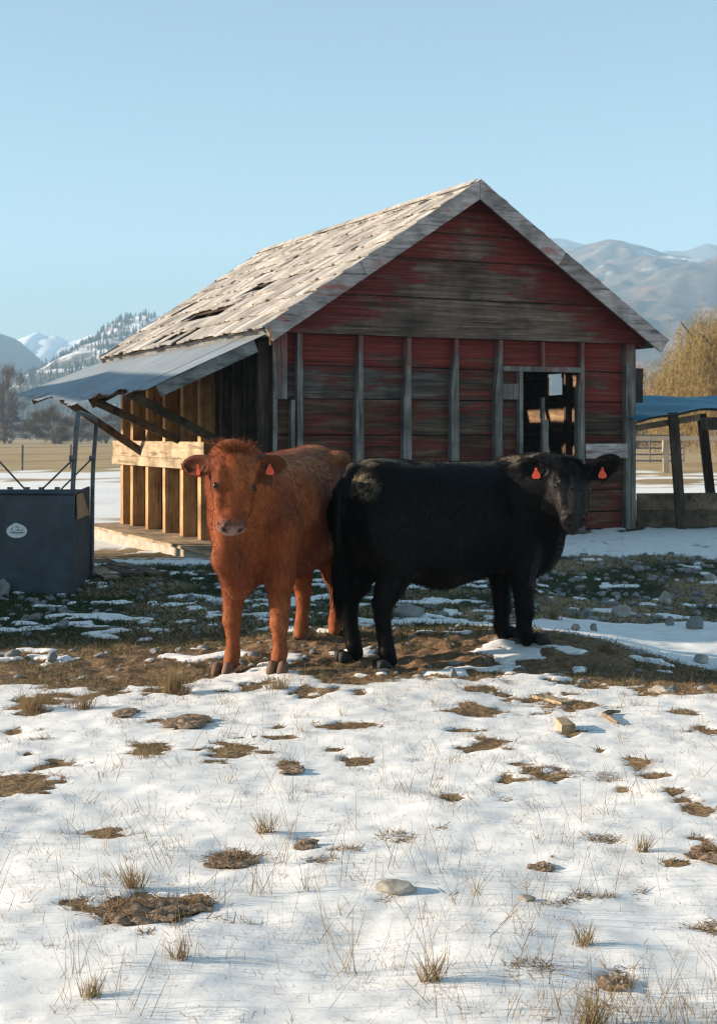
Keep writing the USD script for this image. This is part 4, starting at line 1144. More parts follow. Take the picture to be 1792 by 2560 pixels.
def section_fn(tab, n=2.5, O=np.zeros(3), R=np.eye(3), cap=0.06, taper=0.0):
    """Solid through (u, top, bottom, half width) sections along the first axis of the frame R (rows) at O."""
    tab = np.array(tab, float)
    f = [PchipInterpolator(tab[:, 0], tab[:, k]) for k in (1, 2, 3)]
    u0, u1 = tab[0, 0], tab[-1, 0]
    def fn(P):
        q = (P - O) @ R.T
        u = np.clip(q[..., 0], u0, u1)
        top, bot, hw = f[0](u), f[1](u), f[2](u)
        c, hh = (top + bot) / 2, (top - bot) / 2
        e = np.minimum(1.0, np.minimum((u - u0) / cap, (u1 - u) / cap))
        sc = np.sqrt(np.clip(1 - (1 - e) ** 2, 0.02, 1))
        hw, hh = hw * sc, hh * sc
        if taper:
            hw = hw * (1 - taper * smoothstep(-0.2, 0.7, u) * np.clip((c - q[..., 2]) / hh, 0, 1.1))
        rho = ((np.abs(q[..., 1]) / hw) ** n + (np.abs(q[..., 2] - c) / hh) ** n) ** (1 / n)
        d = (rho - 1) * np.minimum(hw, hh)
        over = np.maximum(np.maximum(u0 - q[..., 0], q[..., 0] - u1), 0)
        return np.sqrt(np.maximum(d, 0) ** 2 + over ** 2) + np.minimum(d, 0)
    return fn

def unit(v):
    v = np.asarray(v, float)
    return v / np.linalg.norm(v)

HEAD = [(-0.035, 0.015, -0.10, 0.070), (0.02, 0.035, -0.155, 0.100), (0.08, 0.050, -0.19, 0.116), (0.15, 0.048, -0.215, 0.119), (0.21, 0.036, -0.215, 0.112), (0.28, 0.022, -0.19, 0.099),
        (0.35, 0.010, -0.16, 0.089), (0.41, 0.006, -0.145, 0.086), (0.455, -0.002, -0.138, 0.088), (0.492, -0.020, -0.124, 0.076)]

def cattle(name, label, pos, heading, body, legs, head_o, nose, face, ears, neck_r, fur, fur_dark, colour, tail, seed, ground, hoof, extra=None, nmuz=(0.3, 0.22, 0.2)):
    """pos, heading: where it stands; everything else in its own space (x forward, y left, z up)."""
    hs, hk = (0.89, 1.0) if name == 'red_cow' else (0.83, 0.92)
    t = thing(name, label, 'cow', None, (pos[0], pos[1], 0), math.degrees(heading))
    h = 0.0105
    fld = Field((-0.95, -0.82, -0.06), (1.45, 0.60, 1.55), h)
    R0 = np.eye(3)
    fld.add((-0.85, -0.45, 0.3), (1.0, 0.45, 1.5), section_fn(body, 2.15, cap=0.16, taper=0.42), 0.03)
    for L in legs:
        fld.chain(L[:2], 0.085)
        fld.chain(L[1:3], 0.05)
        fld.chain(L[2:], 0.014)
    u = unit(nose)
    w = unit(np.array(face) - (np.array(face) @ u) * u)
    v = np.cross(w, u)
    R = np.array([u, v, w])
    O = np.array(head_o, float)
    hp = lambda a, b, c: O + hs * a * u + hk * b * v + hk * c * w
    # neck: from the withers and the brisket up to the poll and the throat
    sh = np.array([0.50, 0.0, 0.98])
    fld.chain([(sh, neck_r[0]), ((sh + hp(0.03, 0, -0.13)) / 2 + [0, 0, 0.02], neck_r[1]), (hp(0.03, 0, -0.12), neck_r[2])], 0.09)
    fld.chain([(np.array([0.62, 0, 0.82]), neck_r[0] * 0.60), ((np.array([0.62, 0, 0.82]) + hp(0.16, 0, -0.20)) / 2, neck_r[1] * 0.52), (hp(0.13, 0, -0.19), 0.080)], 0.07)
    if name == 'red_cow':
        fld.chain([(hp(0.22, 0, -0.20), 0.042), ((hp(0.22, 0, -0.22) + [0.84, 0, 0.72]) / 2, 0.048), (np.array([0.82, 0, 0.70]), 0.062), (np.array([0.66, 0, body[9][2] + 0.09]), 0.075)], 0.075)
    else:
        fld.chain([(hp(0.20, 0, -0.20), 0.06), ((hp(0.20, 0, -0.20) + [0.72, 0, 0.76]) / 2, 0.075), (np.array([0.70, 0, 0.72]), 0.10), (np.array([0.58, 0, body[9][2] + 0.115]), 0.085)], 0.10)
    # the head in a field of its own grid size, merged in
    ext = np.array([0.30, 0.30, 0.30])
    cen = hp(0.22, 0, -0.08)
    fld.add(cen - ext, cen + ext, section_fn([(hs * r[0], hk * r[1], hk * r[2], hk * r[3]) for r in HEAD], 1.6, O, R, cap=0.045), 0.035)
    for sgn in (-1, 1):
        fld.ell(hp(0.150, 0.088 * sgn, 0.006), (0.055, 0.024, 0.022), R, 0.040)       # brow
        fld.ell(hp(0.275, 0.080 * sgn, -0.045), (0.075, 0.020, 0.035), R, 0.035)         # cheek bone
        fld.ell(hp(0.200, 0.112 * sgn, 0.0), (0.032, 0.022, 0.024), R, 0.014, cut=True)
        fld.ell(hp(0.203, 0.094 * sgn, -0.012), (0.030, 0.022, 0.026), R, 0.010)
        fld.ell(hp(0.443, 0.042 * sgn, -0.030), (0.030, 0.024, 0.034), R, 0.02)        # nostril wing
        fld.ell(hp(0.470, 0.043 * sgn, -0.022), (0.022, 0.013, 0.020), R, 0.006, cut=True)
    fld.ell(hp(0.445, 0, -0.118), (0.045, 0.050, 0.030), R, 0.02)                      # lower lip
    for sgn, (tip, open_) in zip((-1, 1), ears):
        base = hp(0.055, 0.100 * sgn, -0.045)
        tipv = np.array(tip, float)
        e1 = unit(tipv - base)
        le = np.linalg.norm(tipv - base)
        e3 = unit(np.array(open_) - (np.array(open_) @ e1) * e1)
        e2 = np.cross(e3, e1)
        Re = np.array([e1, e2, e3])
        c_ = base + e1 * le * 0.56
        fld.cone(base - e1 * 0.03, base + e1 * le * 0.25, 0.036, 0.034, 0.02)
        fld.ell(c_, (le * 0.50, le * 0.29, 0.034), Re, 0.02)
        fld.ell(c_ + e3 * 0.034 + e1 * 0.01, (le * 0.43, le * 0.215, 0.036), Re, 0.008, cut=True)
    if tail is not None:
        fld.chain(tail, 0.03)
    for sgn in (-1, 1):       # shoulder blade and thigh stand out a little
        fld.ell((0.40, 0.185 * sgn, 0.90), (0.10, 0.075, 0.25), None, 0.045)
        fld.ell((-0.40, 0.20 * sgn, 0.86), (0.17, 0.075, 0.24), None, 0.05)
    if extra:
        extra(fld)
    F = fld.F
    # slight woolly unevenness
    s, P = fld.region(fld.lo, fld.lo + (fld.n - 1) * h)
    F = F + 0.007 * (meshkit.fbm(P * np.array([9.0, 9.0, 6.0]), 2, seed).astype(np.float32) - 0.5)
    m_ = surface_nets(F, fld.lo, h)
    trimesh.smoothing.filter_taubin(m_, 0.5, 0.52, 6)
    # drop small loose bits
    cc = trimesh.graph.connected_components(m_.edges, nodes=np.arange(len(m_.vertices)))
    big = max(cc, key=len)
    mask = np.zeros(len(m_.vertices), bool)
    mask[big] = True
    m_.update_faces(mask[m_.faces].all(1))
    m_.remove_unreferenced_vertices()
    V = np.array(m_.vertices)
    q = (V - O) @ R.T / np.array([hs, hk, hk])
    col = colour(V, q, hp)
    p = obj('body', m_, fur, t, smooth=True)
    primvar(p, 'tint', col)
    # eyes
    for sgn in (-1, 1):
        s_ = trimesh.creation.icosphere(2, 0.0185)
        s_.apply_translation(hp(0.202, 0.1025 * sgn, -0.004))
        obj('eye', s_, M['eye'], t, smooth=True)
    # hooves: two claws each
    for L in legs:
        (c0, r0), (dx, dy) = L[-1], (1, 0)
        gzv = ground(c0)
        for sgn in (-1, 1):
            prof_ = [(-0.030, 0.024, 0.058), (0.010, 0.026, 0.072), (0.035, 0.022, 0.060), (-0.034, 0.027, -0.008), (0.030, 0.030, -0.010), (0.066, 0.018, -0.010), (0.074, 0.008, -0.008), (-0.036, 0.027, 0.02)]
            pts = [(L[-2][0][0] + 0.012 + px_ * 0.88, c0[1] + sgn * 0.0285 + q_ * wy * 0.86, gzv + pz * 0.85) for px_, wy, pz in prof_ for q_ in (-1, 1)]
            a_ = trimesh.Trimesh(np.array(pts)).convex_hull.subdivide()
            trimesh.smoothing.filter_laplacian(a_, iterations=2)
            obj('hoof', a_, M[hoof], t, smooth=True)
    # ear tags hang from the ear's middle
    for sgn, (tip, open_) in zip((-1, 1), ears):
        base = hp(0.055, 0.100 * sgn, -0.045)
        e1 = unit(np.array(tip) - base)
        le = np.linalg.norm(np.array(tip) - base)
        c_ = base + e1 * le * 0.52 + unit(open_) * 0.026
        sd = unit(np.cross([0, 0, 1.0], open_))
        out = [(-0.009, 0.012), (-0.012, -0.012), (-0.032, -0.042), (-0.036, -0.062), (-0.026, -0.076), (0.0, -0.080), (0.026, -0.076), (0.036, -0.062), (0.032, -0.042), (0.012, -0.012), (0.009, 0.012)]
        sc_ = 0.72 if name != 'red_cow' else 0.68
        sx_ = 0.45 if name == 'red_cow' and sgn < 0 else 1.0
        a_ = np.array([c_ + sd * x * sc_ * sx_ + np.array([0, 0, z * sc_]) for x, z in out])
        fw = unit(open_) * 0.003
        n_ = len(a_)
        vv = np.vstack([a_ + fw, a_ - fw])
        ff = [[0, i, i + 1] for i in range(1, n_ - 1)] + [[n_, n_ + i + 1, n_ + i] for i in range(1, n_ - 1)]
        for i in range(n_):
            j = (i + 1) % n_
            ff += [[i, i + n_, j + n_], [i, j + n_, j]]
        stud_ = trimesh.creation.icosphere(1, 0.007)
        stud_.apply_translation(c_ + fw * 2)
        obj('ear_tag', cat_([trimesh.Trimesh(vv, np.array(ff), process=False), stud_]), M['tag'], t)
    return t, m_, hp, R, O, col

def hair(name, parent, P0, D, L, width, cols, curl=0.0, seed=0, mtl=None, drop=0.35):
    r_ = np.random.default_rng(seed)
    n = len(P0)
    L = np.reshape(np.broadcast_to(L, (n,)), (n, 1))
    side = np.cross(D, r_.normal(size=(n, 3)))
    side /= np.linalg.norm(side, axis=1, keepdims=True) + 1e-9
    pts = np.stack([P0, P0 + D * L * 0.4 + side * L * curl * 0.5, P0 + D * L * 0.75 + side * L * curl - np.array([0, 0, drop * 0.3]) * L, P0 + D * L + side * L * curl * 0.4 - np.array([0, 0, drop]) * L * 0.8], 1)
    c = UsdGeom.BasisCurves.Define(stage, path_for(str(parent.GetPath()), name))
    c.CreateTypeAttr('linear')
    c.CreatePointsAttr(Vt.Vec3fArray.FromNumpy(pts.reshape(-1, 3).astype(np.float32)))
    c.CreateCurveVertexCountsAttr(Vt.IntArray.FromNumpy(np.full(n, 4, np.int32)))
    w = np.tile(np.array([1.0, 0.85, 0.6, 0.15]) * width, (n, 1)).ravel()
    c.CreateWidthsAttr(Vt.FloatArray.FromNumpy(w.astype(np.float32)))
    c.SetWidthsInterpolation('vertex')
    UsdShade.MaterialBindingAPI.Apply(c.GetPrim()).Bind(mtl)
    return tag(c.GetPrim(), kind='stuff')

def fur_mat(name, rough, sheen, spec):
    return mat(name, {'a': ('attribute', {'attribute': 'tint'}), 'tc': ('texture_coordinate', {}), 'mp': ('mapping', {'scale': (9, 9, 4)}), 'n': ('noise_texture', {'scale': 3.0, 'detail': 7.0, 'roughness': 0.75}),
                      'n2': ('noise_texture', {'scale': 55.0, 'detail': 3.0, 'roughness': 0.7}),
                      'r': ('map_range', {'from_min': 0.3, 'from_max': 0.7, 'to_min': 0.62, 'to_max': 1.35}), 'h': ('hsv', {}),
                      'b': ('bump', {'strength': 0.5, 'distance': 0.0022}),
                      'p': ('principled_bsdf', {'roughness': rough, 'specular_ior_level': spec, 'sheen_weight': sheen, 'sheen_roughness': 0.45})},
               [('tc.object', 'mp.vector'), ('mp.vector', 'n.vector'), ('tc.object', 'n2.vector'), ('n.fac', 'r.value'), ('a.color', 'h.color'), ('r.result', 'h.value'), ('h.color', 'p.base_color'), ('n2.fac', 'b.height'), ('b.normal', 'p.normal')])
def hair_mat(name, c0, c1, rough=0.45, spec=0.12):
    return mat(name, {'h': ('hair_info', {}), 'r': ('rgb_ramp', {'ramp': [(0.0, c0), (1.0, c1)]}), 'i': ('math', {'math_type': 'fraction'}), 'mm': ('math', {'math_type': 'multiply', 'value2': 0.61803}),
                      'd': ('principled_bsdf', {'roughness': rough, 'specular_ior_level': spec}), 't': ('translucent_bsdf', {}), 'm': ('mix_closure', {'fac': 0.3})},
               [('h.index', 'mm.value1'), ('mm.value', 'i.value1'), ('i.value', 'r.fac'), ('r.color', 'd.base_color'), ('r.color', 't.color'), ('d.BSDF', 'm.closure1'), ('t.BSDF', 'm.closure2')], surface='m.closure')
M['fur_red'] = fur_mat('red_coat', 0.75, 0.06, 0.12)
M['fur_black'] = fur_mat('black_coat', 0.5, 0.0, 0.08)
M['hair_red'] = hair_mat('red_hair', (0.17, 0.044, 0.014), (0.29, 0.095, 0.035))
M['hair_black'] = hair_mat('black_hair', (0.003, 0.0026, 0.0027), (0.010, 0.0075, 0.0065), 0.45, 0.10)
M['hair_dusty'] = hair_mat('dusty_hair', (0.12, 0.09, 0.06), (0.28, 0.22, 0.15))
M['hair_tuft'] = hair_mat('tuft_hair', (0.22, 0.065, 0.02), (0.36, 0.13, 0.045))
M['hair_back'] = hair_mat('sunbleached_hair', (0.28, 0.115, 0.05), (0.46, 0.23, 0.115))  # paler hair that paints sunlight on the back
M['hair_tail'] = hair_mat('blond_hair', (0.28, 0.15, 0.06), (0.46, 0.30, 0.14))

def leg_front(x, y, gz_, top=0.84, thick=1.0, fx=0.0):
    return [(np.array([x - 0.02, y * 0.92, top]), 0.14), (np.array([x - 0.005, y * 0.97, 0.60]), 0.082 * thick), (np.array([x + 0.012, y, 0.36]), 0.052 * thick), (np.array([x + 0.018 + fx, y, 0.31]), 0.053 * thick), (np.array([x + 0.012 + fx, y, 0.245]), 0.040 * thick),
            (np.array([x + 0.006 + fx, y, 0.15 + gz_]), 0.037 * thick), (np.array([x + 0.010 + fx, y, 0.10 + gz_]), 0.045 * thick), (np.array([x + 0.028 + fx, y, 0.05 + gz_]), 0.046 * thick)]
def leg_hind(x, y, gz_, thick=1.0):
    return [(np.array([x + 0.0, y * 0.85, 0.92]), 0.185), (np.array([x + 0.05, y * 1.0, 0.66]), 0.120 * thick), (np.array([x + 0.0, y, 0.50]), 0.080 * thick), (np.array([x - 0.045, y, 0.41]), 0.056 * thick),
            (np.array([x - 0.045, y, 0.31]), 0.042 * thick), (np.array([x - 0.025, y, 0.16 + gz_]), 0.038 * thick), (np.array([x - 0.018, y, 0.105 + gz_]), 0.045 * thick), (np.array([x + 0.0, y, 0.05 + gz_]), 0.042 * thick)]

def local(pos, heading, w):
    c, s = math.cos(heading), math.sin(heading)
    d = np.asarray(w, float) - np.array([pos[0], pos[1], 0])
    return np.array([c * d[0] + s * d[1], -s * d[0] + c * d[1], d[2]])
def ldir(heading, w):
    return local((0, 0), heading, w)
def ground_at(pos, heading):
    c, s = math.cos(heading), math.sin(heading)
    return lambda p: float(gz(pos[0] + c * p[0] - s * p[1], pos[1] + s * p[0] + c * p[1]))

def coat(parent, m_, n, width, seed, mtl, L, flow, keep):
    """Short hair over the body mesh, lying along the coat's flow."""
    r_ = np.random.default_rng(seed)
    P, fi = trimesh.sample.sample_surface(m_, n, seed=seed)
    N = m_.face_normals[fi]
    ok = keep(P)
    P, N = P[ok], N[ok]
    f = np.tile(np.array(flow, float), (len(P), 1)) + r_.normal(size=(len(P), 3)) * 0.22
    f -= (f * N).sum(1, keepdims=True) * N
    D = N * 0.42 + f * 0.9
    D /= np.linalg.norm(D, axis=1, keepdims=True)
    return hair('coat', parent, P - N * 0.003, D, r_.uniform(0.6, 1.25, len(P)) * L, width, None, 0.06, seed, mtl)

# ---- black cow: side on, facing right, head turned to the camera
pb, hb = (0.50, 8.65), math.radians(22.8)
gb = ground_at(pb, hb)
body_b = [(-0.65, 1.10, 0.86, 0.09), (-0.60, 1.205, 0.74, 0.18), (-0.52, 1.248, 0.62, 0.24), (-0.40, 1.262, 0.57, 0.275), (-0.28, 1.252, 0.545, 0.30), (0.0, 1.238, 0.465, 0.345), (0.18, 1.236, 0.50, 0.335), (0.35, 1.242, 0.535, 0.295),
          (0.50, 1.262, 0.535, 0.265), (0.64, 1.250, 0.52, 0.225), (0.76, 1.16, 0.56, 0.18), (0.85, 1.00, 0.66, 0.10)]
def gl_leg(kind, x, y, g, **kw):
    z = g(np.array([x, y, 0]))
    return kind(x, y, z, **kw)
legs_b = [gl_leg(leg_hind, -0.40, -0.135, gb, thick=1.08), gl_leg(leg_hind, -0.49, 0.16, gb, thick=1.08), gl_leg(leg_front, 0.50, -0.12, gb, thick=1.05), gl_leg(leg_front, 0.48, 0.13, gb, thick=1.05)]
ho_b = local(pb, hb, img(1424, 1163, 8.50))
nose_b = ldir(hb, unit(np.array([0.01, -0.30, -0.375])))
face_b = ldir(hb, unit(np.array([0.26, -0.76, 0.60])))
# v = w x u: with the head facing the camera v points to the picture's right
earR = local(pb, hb, img(1546, 1148, 8.52))
earL = local(pb, hb, img(1300, 1160, 8.52))
open_b = ldir(hb, [0.1, -0.95, -0.15])
open_bL = ldir(hb, [-0.1, -0.95, -0.15])
def colour_b(V, q, hp):
    n = meshkit.fbm(V * 14, 3, 3)
    c = np.tile([0.0035, 0.0032, 0.0034], (len(V), 1))
    def blend(wt, col):
        nonlocal c
        wt = np.clip(wt, 0, 1)[:, None]
        c = c * (1 - wt) + np.array(col) * wt
    n2 = meshkit.fbm(V * 40, 2, 8)
    hipw = smoothstep(0.085, 0.035, np.hypot(V[:, 0] + 0.575, (V[:, 2] - 1.095) * 0.85) + 0.09 * (n - 0.5)) * (V[:, 1] < -0.05) * smoothstep(0.25, 0.7, n2) * 0.8
    blend(hipw, (0.15, 0.115, 0.065))
    blend(smoothstep(1.19, 1.26, V[:, 2]) * smoothstep(0.40, 0.56, n) * (np.abs(V[:, 1]) < 0.25) * 0.8, (0.15, 0.115, 0.08))
    blend((q[:, 0] > 0.12) * (q[:, 0] < 0.55) * (np.abs(q[:, 1]) < 0.14) * (q[:, 2] > -0.24) * (q[:, 2] < 0.12) * smoothstep(0.12, 0.22, q[:, 0]) * 0.85, (0.028, 0.024, 0.022))  # paler face: dust, plus the sun on it put into the tint
    blend(smoothstep(0.44, 0.46, q[:, 0]) * (np.abs(q[:, 1]) < 0.09) * 0.7 * (q[:, 0] < 0.56), (0.03, 0.027, 0.027))
    return c
tail_b = [(np.array([-0.58, 0.0, 1.19]), 0.045), (np.array([-0.665, 0.0, 1.06]), 0.032), (np.array([-0.68, -0.01, 0.80]), 0.024), (np.array([-0.675, -0.02, 0.62]), 0.026)]
cow_b, mb, hpb, Rb, Ob, colb = cattle('black_cow', 'black cow standing side on, head turned to the camera, orange ear tags', pb, hb, body_b, legs_b, ho_b, nose_b, face_b,
    [(earL, open_bL), (earR, open_b)], (0.25, 0.20, 0.15), M['fur_black'], None, colour_b, tail_b, 5, gb, 'hoofdark')
keep_b = lambda P: (lambda q: ~((q[:, 0] > 0.405) & (np.abs(q[:, 1]) < 0.12) & (q[:, 2] > -0.18) & (q[:, 2] < 0.08)))((P - Ob) @ Rb.T)
coat(cow_b, mb, 60000, 0.0014, 3, M['hair_black'], 0.019, (-0.6, 0, -0.8), lambda P: keep_b(P) & (P[:, 2] > 0.16))
coat(cow_b, mb, 40000, 0.0013, 4, M['hair_dusty'], 0.018, (-0.6, 0, -0.6), lambda P: keep_b(P) & ((P[:, 2] > 1.225) & (meshkit.fbm(P * 9, 3, 3) > 0.50) | ((np.hypot(P[:, 0] + 0.575, (P[:, 2] - 1.095) * 0.85) + 0.09 * (meshkit.fbm(P * 14, 3, 3) - 0.5) < 0.065) & (P[:, 1] < -0.05))))
r_ = np.random.default_rng(8)
n_ = 420
hair('tail_switch', cow_b, np.array([-0.675, -0.02, 0.66]) + r_.normal(size=(n_, 3)) * [0.016, 0.016, 0.05], np.tile([0.0, 0, -1.0], (n_, 1)) + r_.normal(size=(n_, 3)) * 0.07, r_.uniform(0.15, 0.30, n_), 0.004, None, 0.05, 9, M['hair_black'], 0.1)
n_ = 420
hair('forelock', cow_b, np.array([hpb(a, b, 0.02) for a, b in zip(r_.uniform(-0.03, 0.04, n_), r_.uniform(-0.07, 0.07, n_))]), np.array([Rb[0] * x + Rb[2] * 0.6 + Rb[1] * y for x, y in zip(r_.uniform(-0.9, 0.5, n_), r_.uniform(-0.6, 0.6, n_))]), r_.uniform(0.025, 0.05, n_), 0.003, None, 0.3, 10, M['hair_black'])

# ---- red cow: coming towards the camera, body behind it to the right
pr, hr_ = (-0.46, 8.765), math.atan2(-0.936, -0.352)
gr = ground_at(pr, hr_)
body_r = [(-0.74, 1.16, 0.90, 0.08), (-0.68, 1.27, 0.80, 0.16), (-0.58, 1.318, 0.66, 0.225), (-0.46, 1.335, 0.60, 0.255), (-0.30, 1.318, 0.56, 0.285), (0.0, 1.295, 0.52, 0.325), (0.20, 1.285, 0.52, 0.315), (0.36, 1.285, 0.525, 0.255),
          (0.50, 1.290, 0.50, 0.222), (0.62, 1.24, 0.475, 0.180), (0.74, 1.12, 0.52, 0.130), (0.82, 0.98, 0.62, 0.08)]
legs_r = []
for (px, py, kind) in ((574, 1688, 'f'), (692, 1682, 'f'), (745, 1604, 'h'), (836, 1596, 'h')):
    g_ = gpt(px, py - 4)
    l_ = local(pr, hr_, g_)
    x_, y_ = l_[0], l_[1]
    if kind == 'f':
        x_ = float(np.clip(x_ - 0.05, 0.30, 0.66))
        legs_r.append(gl_leg(leg_front, x_, y_, gr, thick=1.0))
    else:
        x_ = float(np.clip(x_, -0.66, -0.36))
        legs_r.append(gl_leg(leg_hind, x_, y_, gr, thick=0.98))
ho_r = local(pr, hr_, img(591, 1136, 7.80))
nose_r = ldir(hr_, unit(np.array([-0.01, -0.10, -0.47])))
face_r = ldir(hr_, unit(np.array([0.27, -0.93, 0.18])))
ear_rR = local(pr, hr_, img(713, 1160, 7.93))
ear_rL = local(pr, hr_, img(460, 1168, 7.90))
def colour_r(V, q, hp):
    n = meshkit.fbm(V * 7, 3, 13)
    c = np.tile([0.225, 0.058, 0.019], (len(V), 1))
    def blend(wt, col):
        nonlocal c
        wt = np.clip(wt, 0, 1)[:, None]
        c = c * (1 - wt) + np.array(col) * wt
    blend(smoothstep(1.12, 1.30, V[:, 2]) * (V[:, 0] < 0.45) * 0.85, (0.40, 0.18, 0.085))  # sunlight along the back put into the coat tint
    blend(smoothstep(0.52, 0.68, n) * (np.abs(V[:, 2] - 1.05) < 0.25) * (V[:, 0] < 0.3) * 0.5, (0.065, 0.02, 0.009))
    nb = meshkit.fbm(V * 3.3 + 4, 3, 17)
    blend(smoothstep(0.46, 0.66, nb) * 0.55, (0.095, 0.022, 0.008))
    blend(smoothstep(0.56, 0.36, nb) * 0.4, (0.26, 0.085, 0.032))
    blend(smoothstep(0.60, 0.30, V[:, 2]) * 0.25, (0.26, 0.09, 0.035))
    blend(np.exp(-((q[:, 0] - 0.202) / 0.032) ** 2 - ((np.abs(q[:, 1]) - 0.104) / 0.026) ** 2 - ((q[:, 2] + 0.004) / 0.034) ** 2) * 1.3, (0.025, 0.012, 0.008))
    blend(np.exp(-((q[:, 0] - 0.482) / 0.02) ** 2 - ((q[:, 2] + 0.090) / 0.007) ** 2) * (np.abs(q[:, 1]) < 0.09), (0.05, 0.03, 0.025))
    front = (np.abs(q[:, 1]) < 0.11) & (q[:, 2] > -0.15) & (q[:, 2] < 0.03)
    blend(smoothstep(0.38, 0.44, q[:, 0]) * front * (q[:, 0] < 0.56) * 0.85, (0.10, 0.055, 0.042))
    blend(smoothstep(0.435, 0.462, q[:, 0]) * front * (q[:, 0] < 0.56) * smoothstep(-0.11, -0.08, q[:, 2]), (0.24, 0.142, 0.122))
    blend(0.0 * (q[:, 0] > 0.36) * (q[:, 0] < 0.52) * smoothstep(0.062, 0.078, np.abs(q[:, 1])) * (np.abs(q[:, 1]) < 0.1) * (np.abs(q[:, 2] + 0.06) < 0.08) * 0.7, (0.045, 0.03, 0.027))
    for s__ in (-1, 1):
        blend(np.exp(-((q[:, 0] - 0.468) / 0.022) ** 2 - ((q[:, 1] - 0.043 * s__) / 0.016) ** 2 - ((q[:, 2] + 0.026) / 0.024) ** 2) * 1.6, (0.02, 0.012, 0.01))
    ear = (np.abs(q[:, 1]) > 0.135) & (np.abs(q[:, 0] - 0.05) < 0.10) & (np.abs(q[:, 2] + 0.05) < 0.14)
    blend(ear * 0.85, (0.06, 0.018, 0.009))
    return c
tail_r = [(np.array([-0.69, 0.0, 1.25]), 0.045), (np.array([-0.765, 0.02, 1.10]), 0.03), (np.array([-0.775, 0.06, 0.80]), 0.020), (np.array([-0.77, 0.09, 0.62]), 0.018)]
def hooks(f):
    for s in (-1, 1):
        f.ell((-0.44, 0.20 * s, 1.245), (0.10, 0.06, 0.05), None, 0.06)
cow_r, mr, hpr, Rr, Or, colr = cattle('red_cow', 'reddish brown cow facing the camera in front of the lean-to, body turned to the right', pr, hr_, body_r, legs_r, ho_r, nose_r, face_r,
    [(ear_rL, ldir(hr_, [-0.15, -0.95, -0.05])), (ear_rR, ldir(hr_, [0.15, -0.95, -0.05]))], (0.235, 0.185, 0.135), M['fur_red'], None, colour_r, tail_r, 9, gr, 'hoof', hooks)
keep_r = lambda P: (lambda q: ~((q[:, 0] > 0.405) & (np.abs(q[:, 1]) < 0.12) & (q[:, 2] > -0.18) & (q[:, 2] < 0.08)))((P - Or) @ Rr.T)
coat(cow_r, mr, 64000, 0.0012, 13, M['hair_red'], 0.019, (-0.5, 0, -0.9), lambda P: keep_r(P) & (P[:, 2] > 0.16))
coat(cow_r, mr, 30000, 0.0012, 33, M['hair_back'], 0.018, (-0.9, 0, -0.3), lambda P: keep_r(P) & (P[:, 2] > 1.16) & (P[:, 0] < 0.45))  # paler hair layer standing in for sun along the back
n_ = 210
aa, bb = r_.normal(-0.015, 0.014, n_), r_.normal(0.0, 0.042, n_)
hair('forelock', cow_r, np.array([hpr(a, b, 0.012) for a, b in zip(aa, bb)]),
     np.array([Rr[0] * x + Rr[2] * z + Rr[1] * (b * 9 + y) for b, x, y, z in zip(bb, r_.normal(-1.0, 0.3, n_), r_.normal(0, 0.3, n_), r_.uniform(0.0, 0.5, n_))]), r_.uniform(0.025, 0.058, n_), 0.0036, None, 0.5, 20, M['hair_tuft'], 0.0)
n_ = 700
hair('tail_switch', cow_r, np.array([-0.77, 0.09, 0.66]) + r_.normal(size=(n_, 3)) * [0.018, 0.018, 0.06], np.tile([0.0, 0, -1.0], (n_, 1)) + r_.normal(size=(n_, 3)) * 0.08, r_.uniform(0.18, 0.36, n_), 0.004, None, 0.06, 19, M['hair_tail'], 0.1)

# ------------------------------------------------------------------ stones, droppings, offcuts
def rock(seed, r=(1, 1, 1), rough=0.28, sub=2):
    m_ = trimesh.creation.icosphere(sub, 1.0)
    q_ = np.random.default_rng(seed + 900)
    for c_ in range(7 if sub > 1 else 4):        # knock flat faces off the ball
        d_ = unit(q_.normal(size=3))
        e_ = m_.vertices @ d_ - q_.uniform(0.55, 0.85)
        m_.vertices = m_.vertices - np.maximum(e_, 0)[:, None] * d_ * 0.9
    n = meshkit.fbm(m_.vertices * 1.1 + seed * 7.3, 3, seed)
    n2 = meshkit.noise(m_.vertices * 2.7 + seed * 3.1, seed + 5)
    m_.vertices = m_.vertices * (1 + rough * (n - 0.5) * 2 + 0.12 * (n2 - 0.5))[:, None] * np.array(r)
    return m_

def sit(name, mesh, mtl, px, py, rot, label, cat, group=None, sink=0.3, smooth=40):
    g = gpt(px * K, py * K)
    T = trimesh.transformations.rotation_matrix(rot, [0, 0, 1])
    mesh = mesh.copy()
    mesh.apply_transform(T)
    zmin, zmax = mesh.vertices[:, 2].min(), mesh.vertices[:, 2].max()
    x = UsdGeom.Xform.Define(stage, path_for('/World', name))
    mesh.apply_translation([0, 0, -zmin - sink * (zmax - zmin)])
    p = x.GetPrim()
    stage.RemovePrim(p.GetPath())
    m_ = usdkit.mesh(stage, str(p.GetPath()), mesh, mtl, smooth)
    UsdGeom.Xformable(m_.GetPrim()).AddTranslateOp().Set(Gf.Vec3d(*map(float, g)))
    return tag(m_.GetPrim(), label, cat, group or {'stone': 'single stones lying in the yard and the snow', 'dropping': 'droppings lying on the snow'}.get(cat))

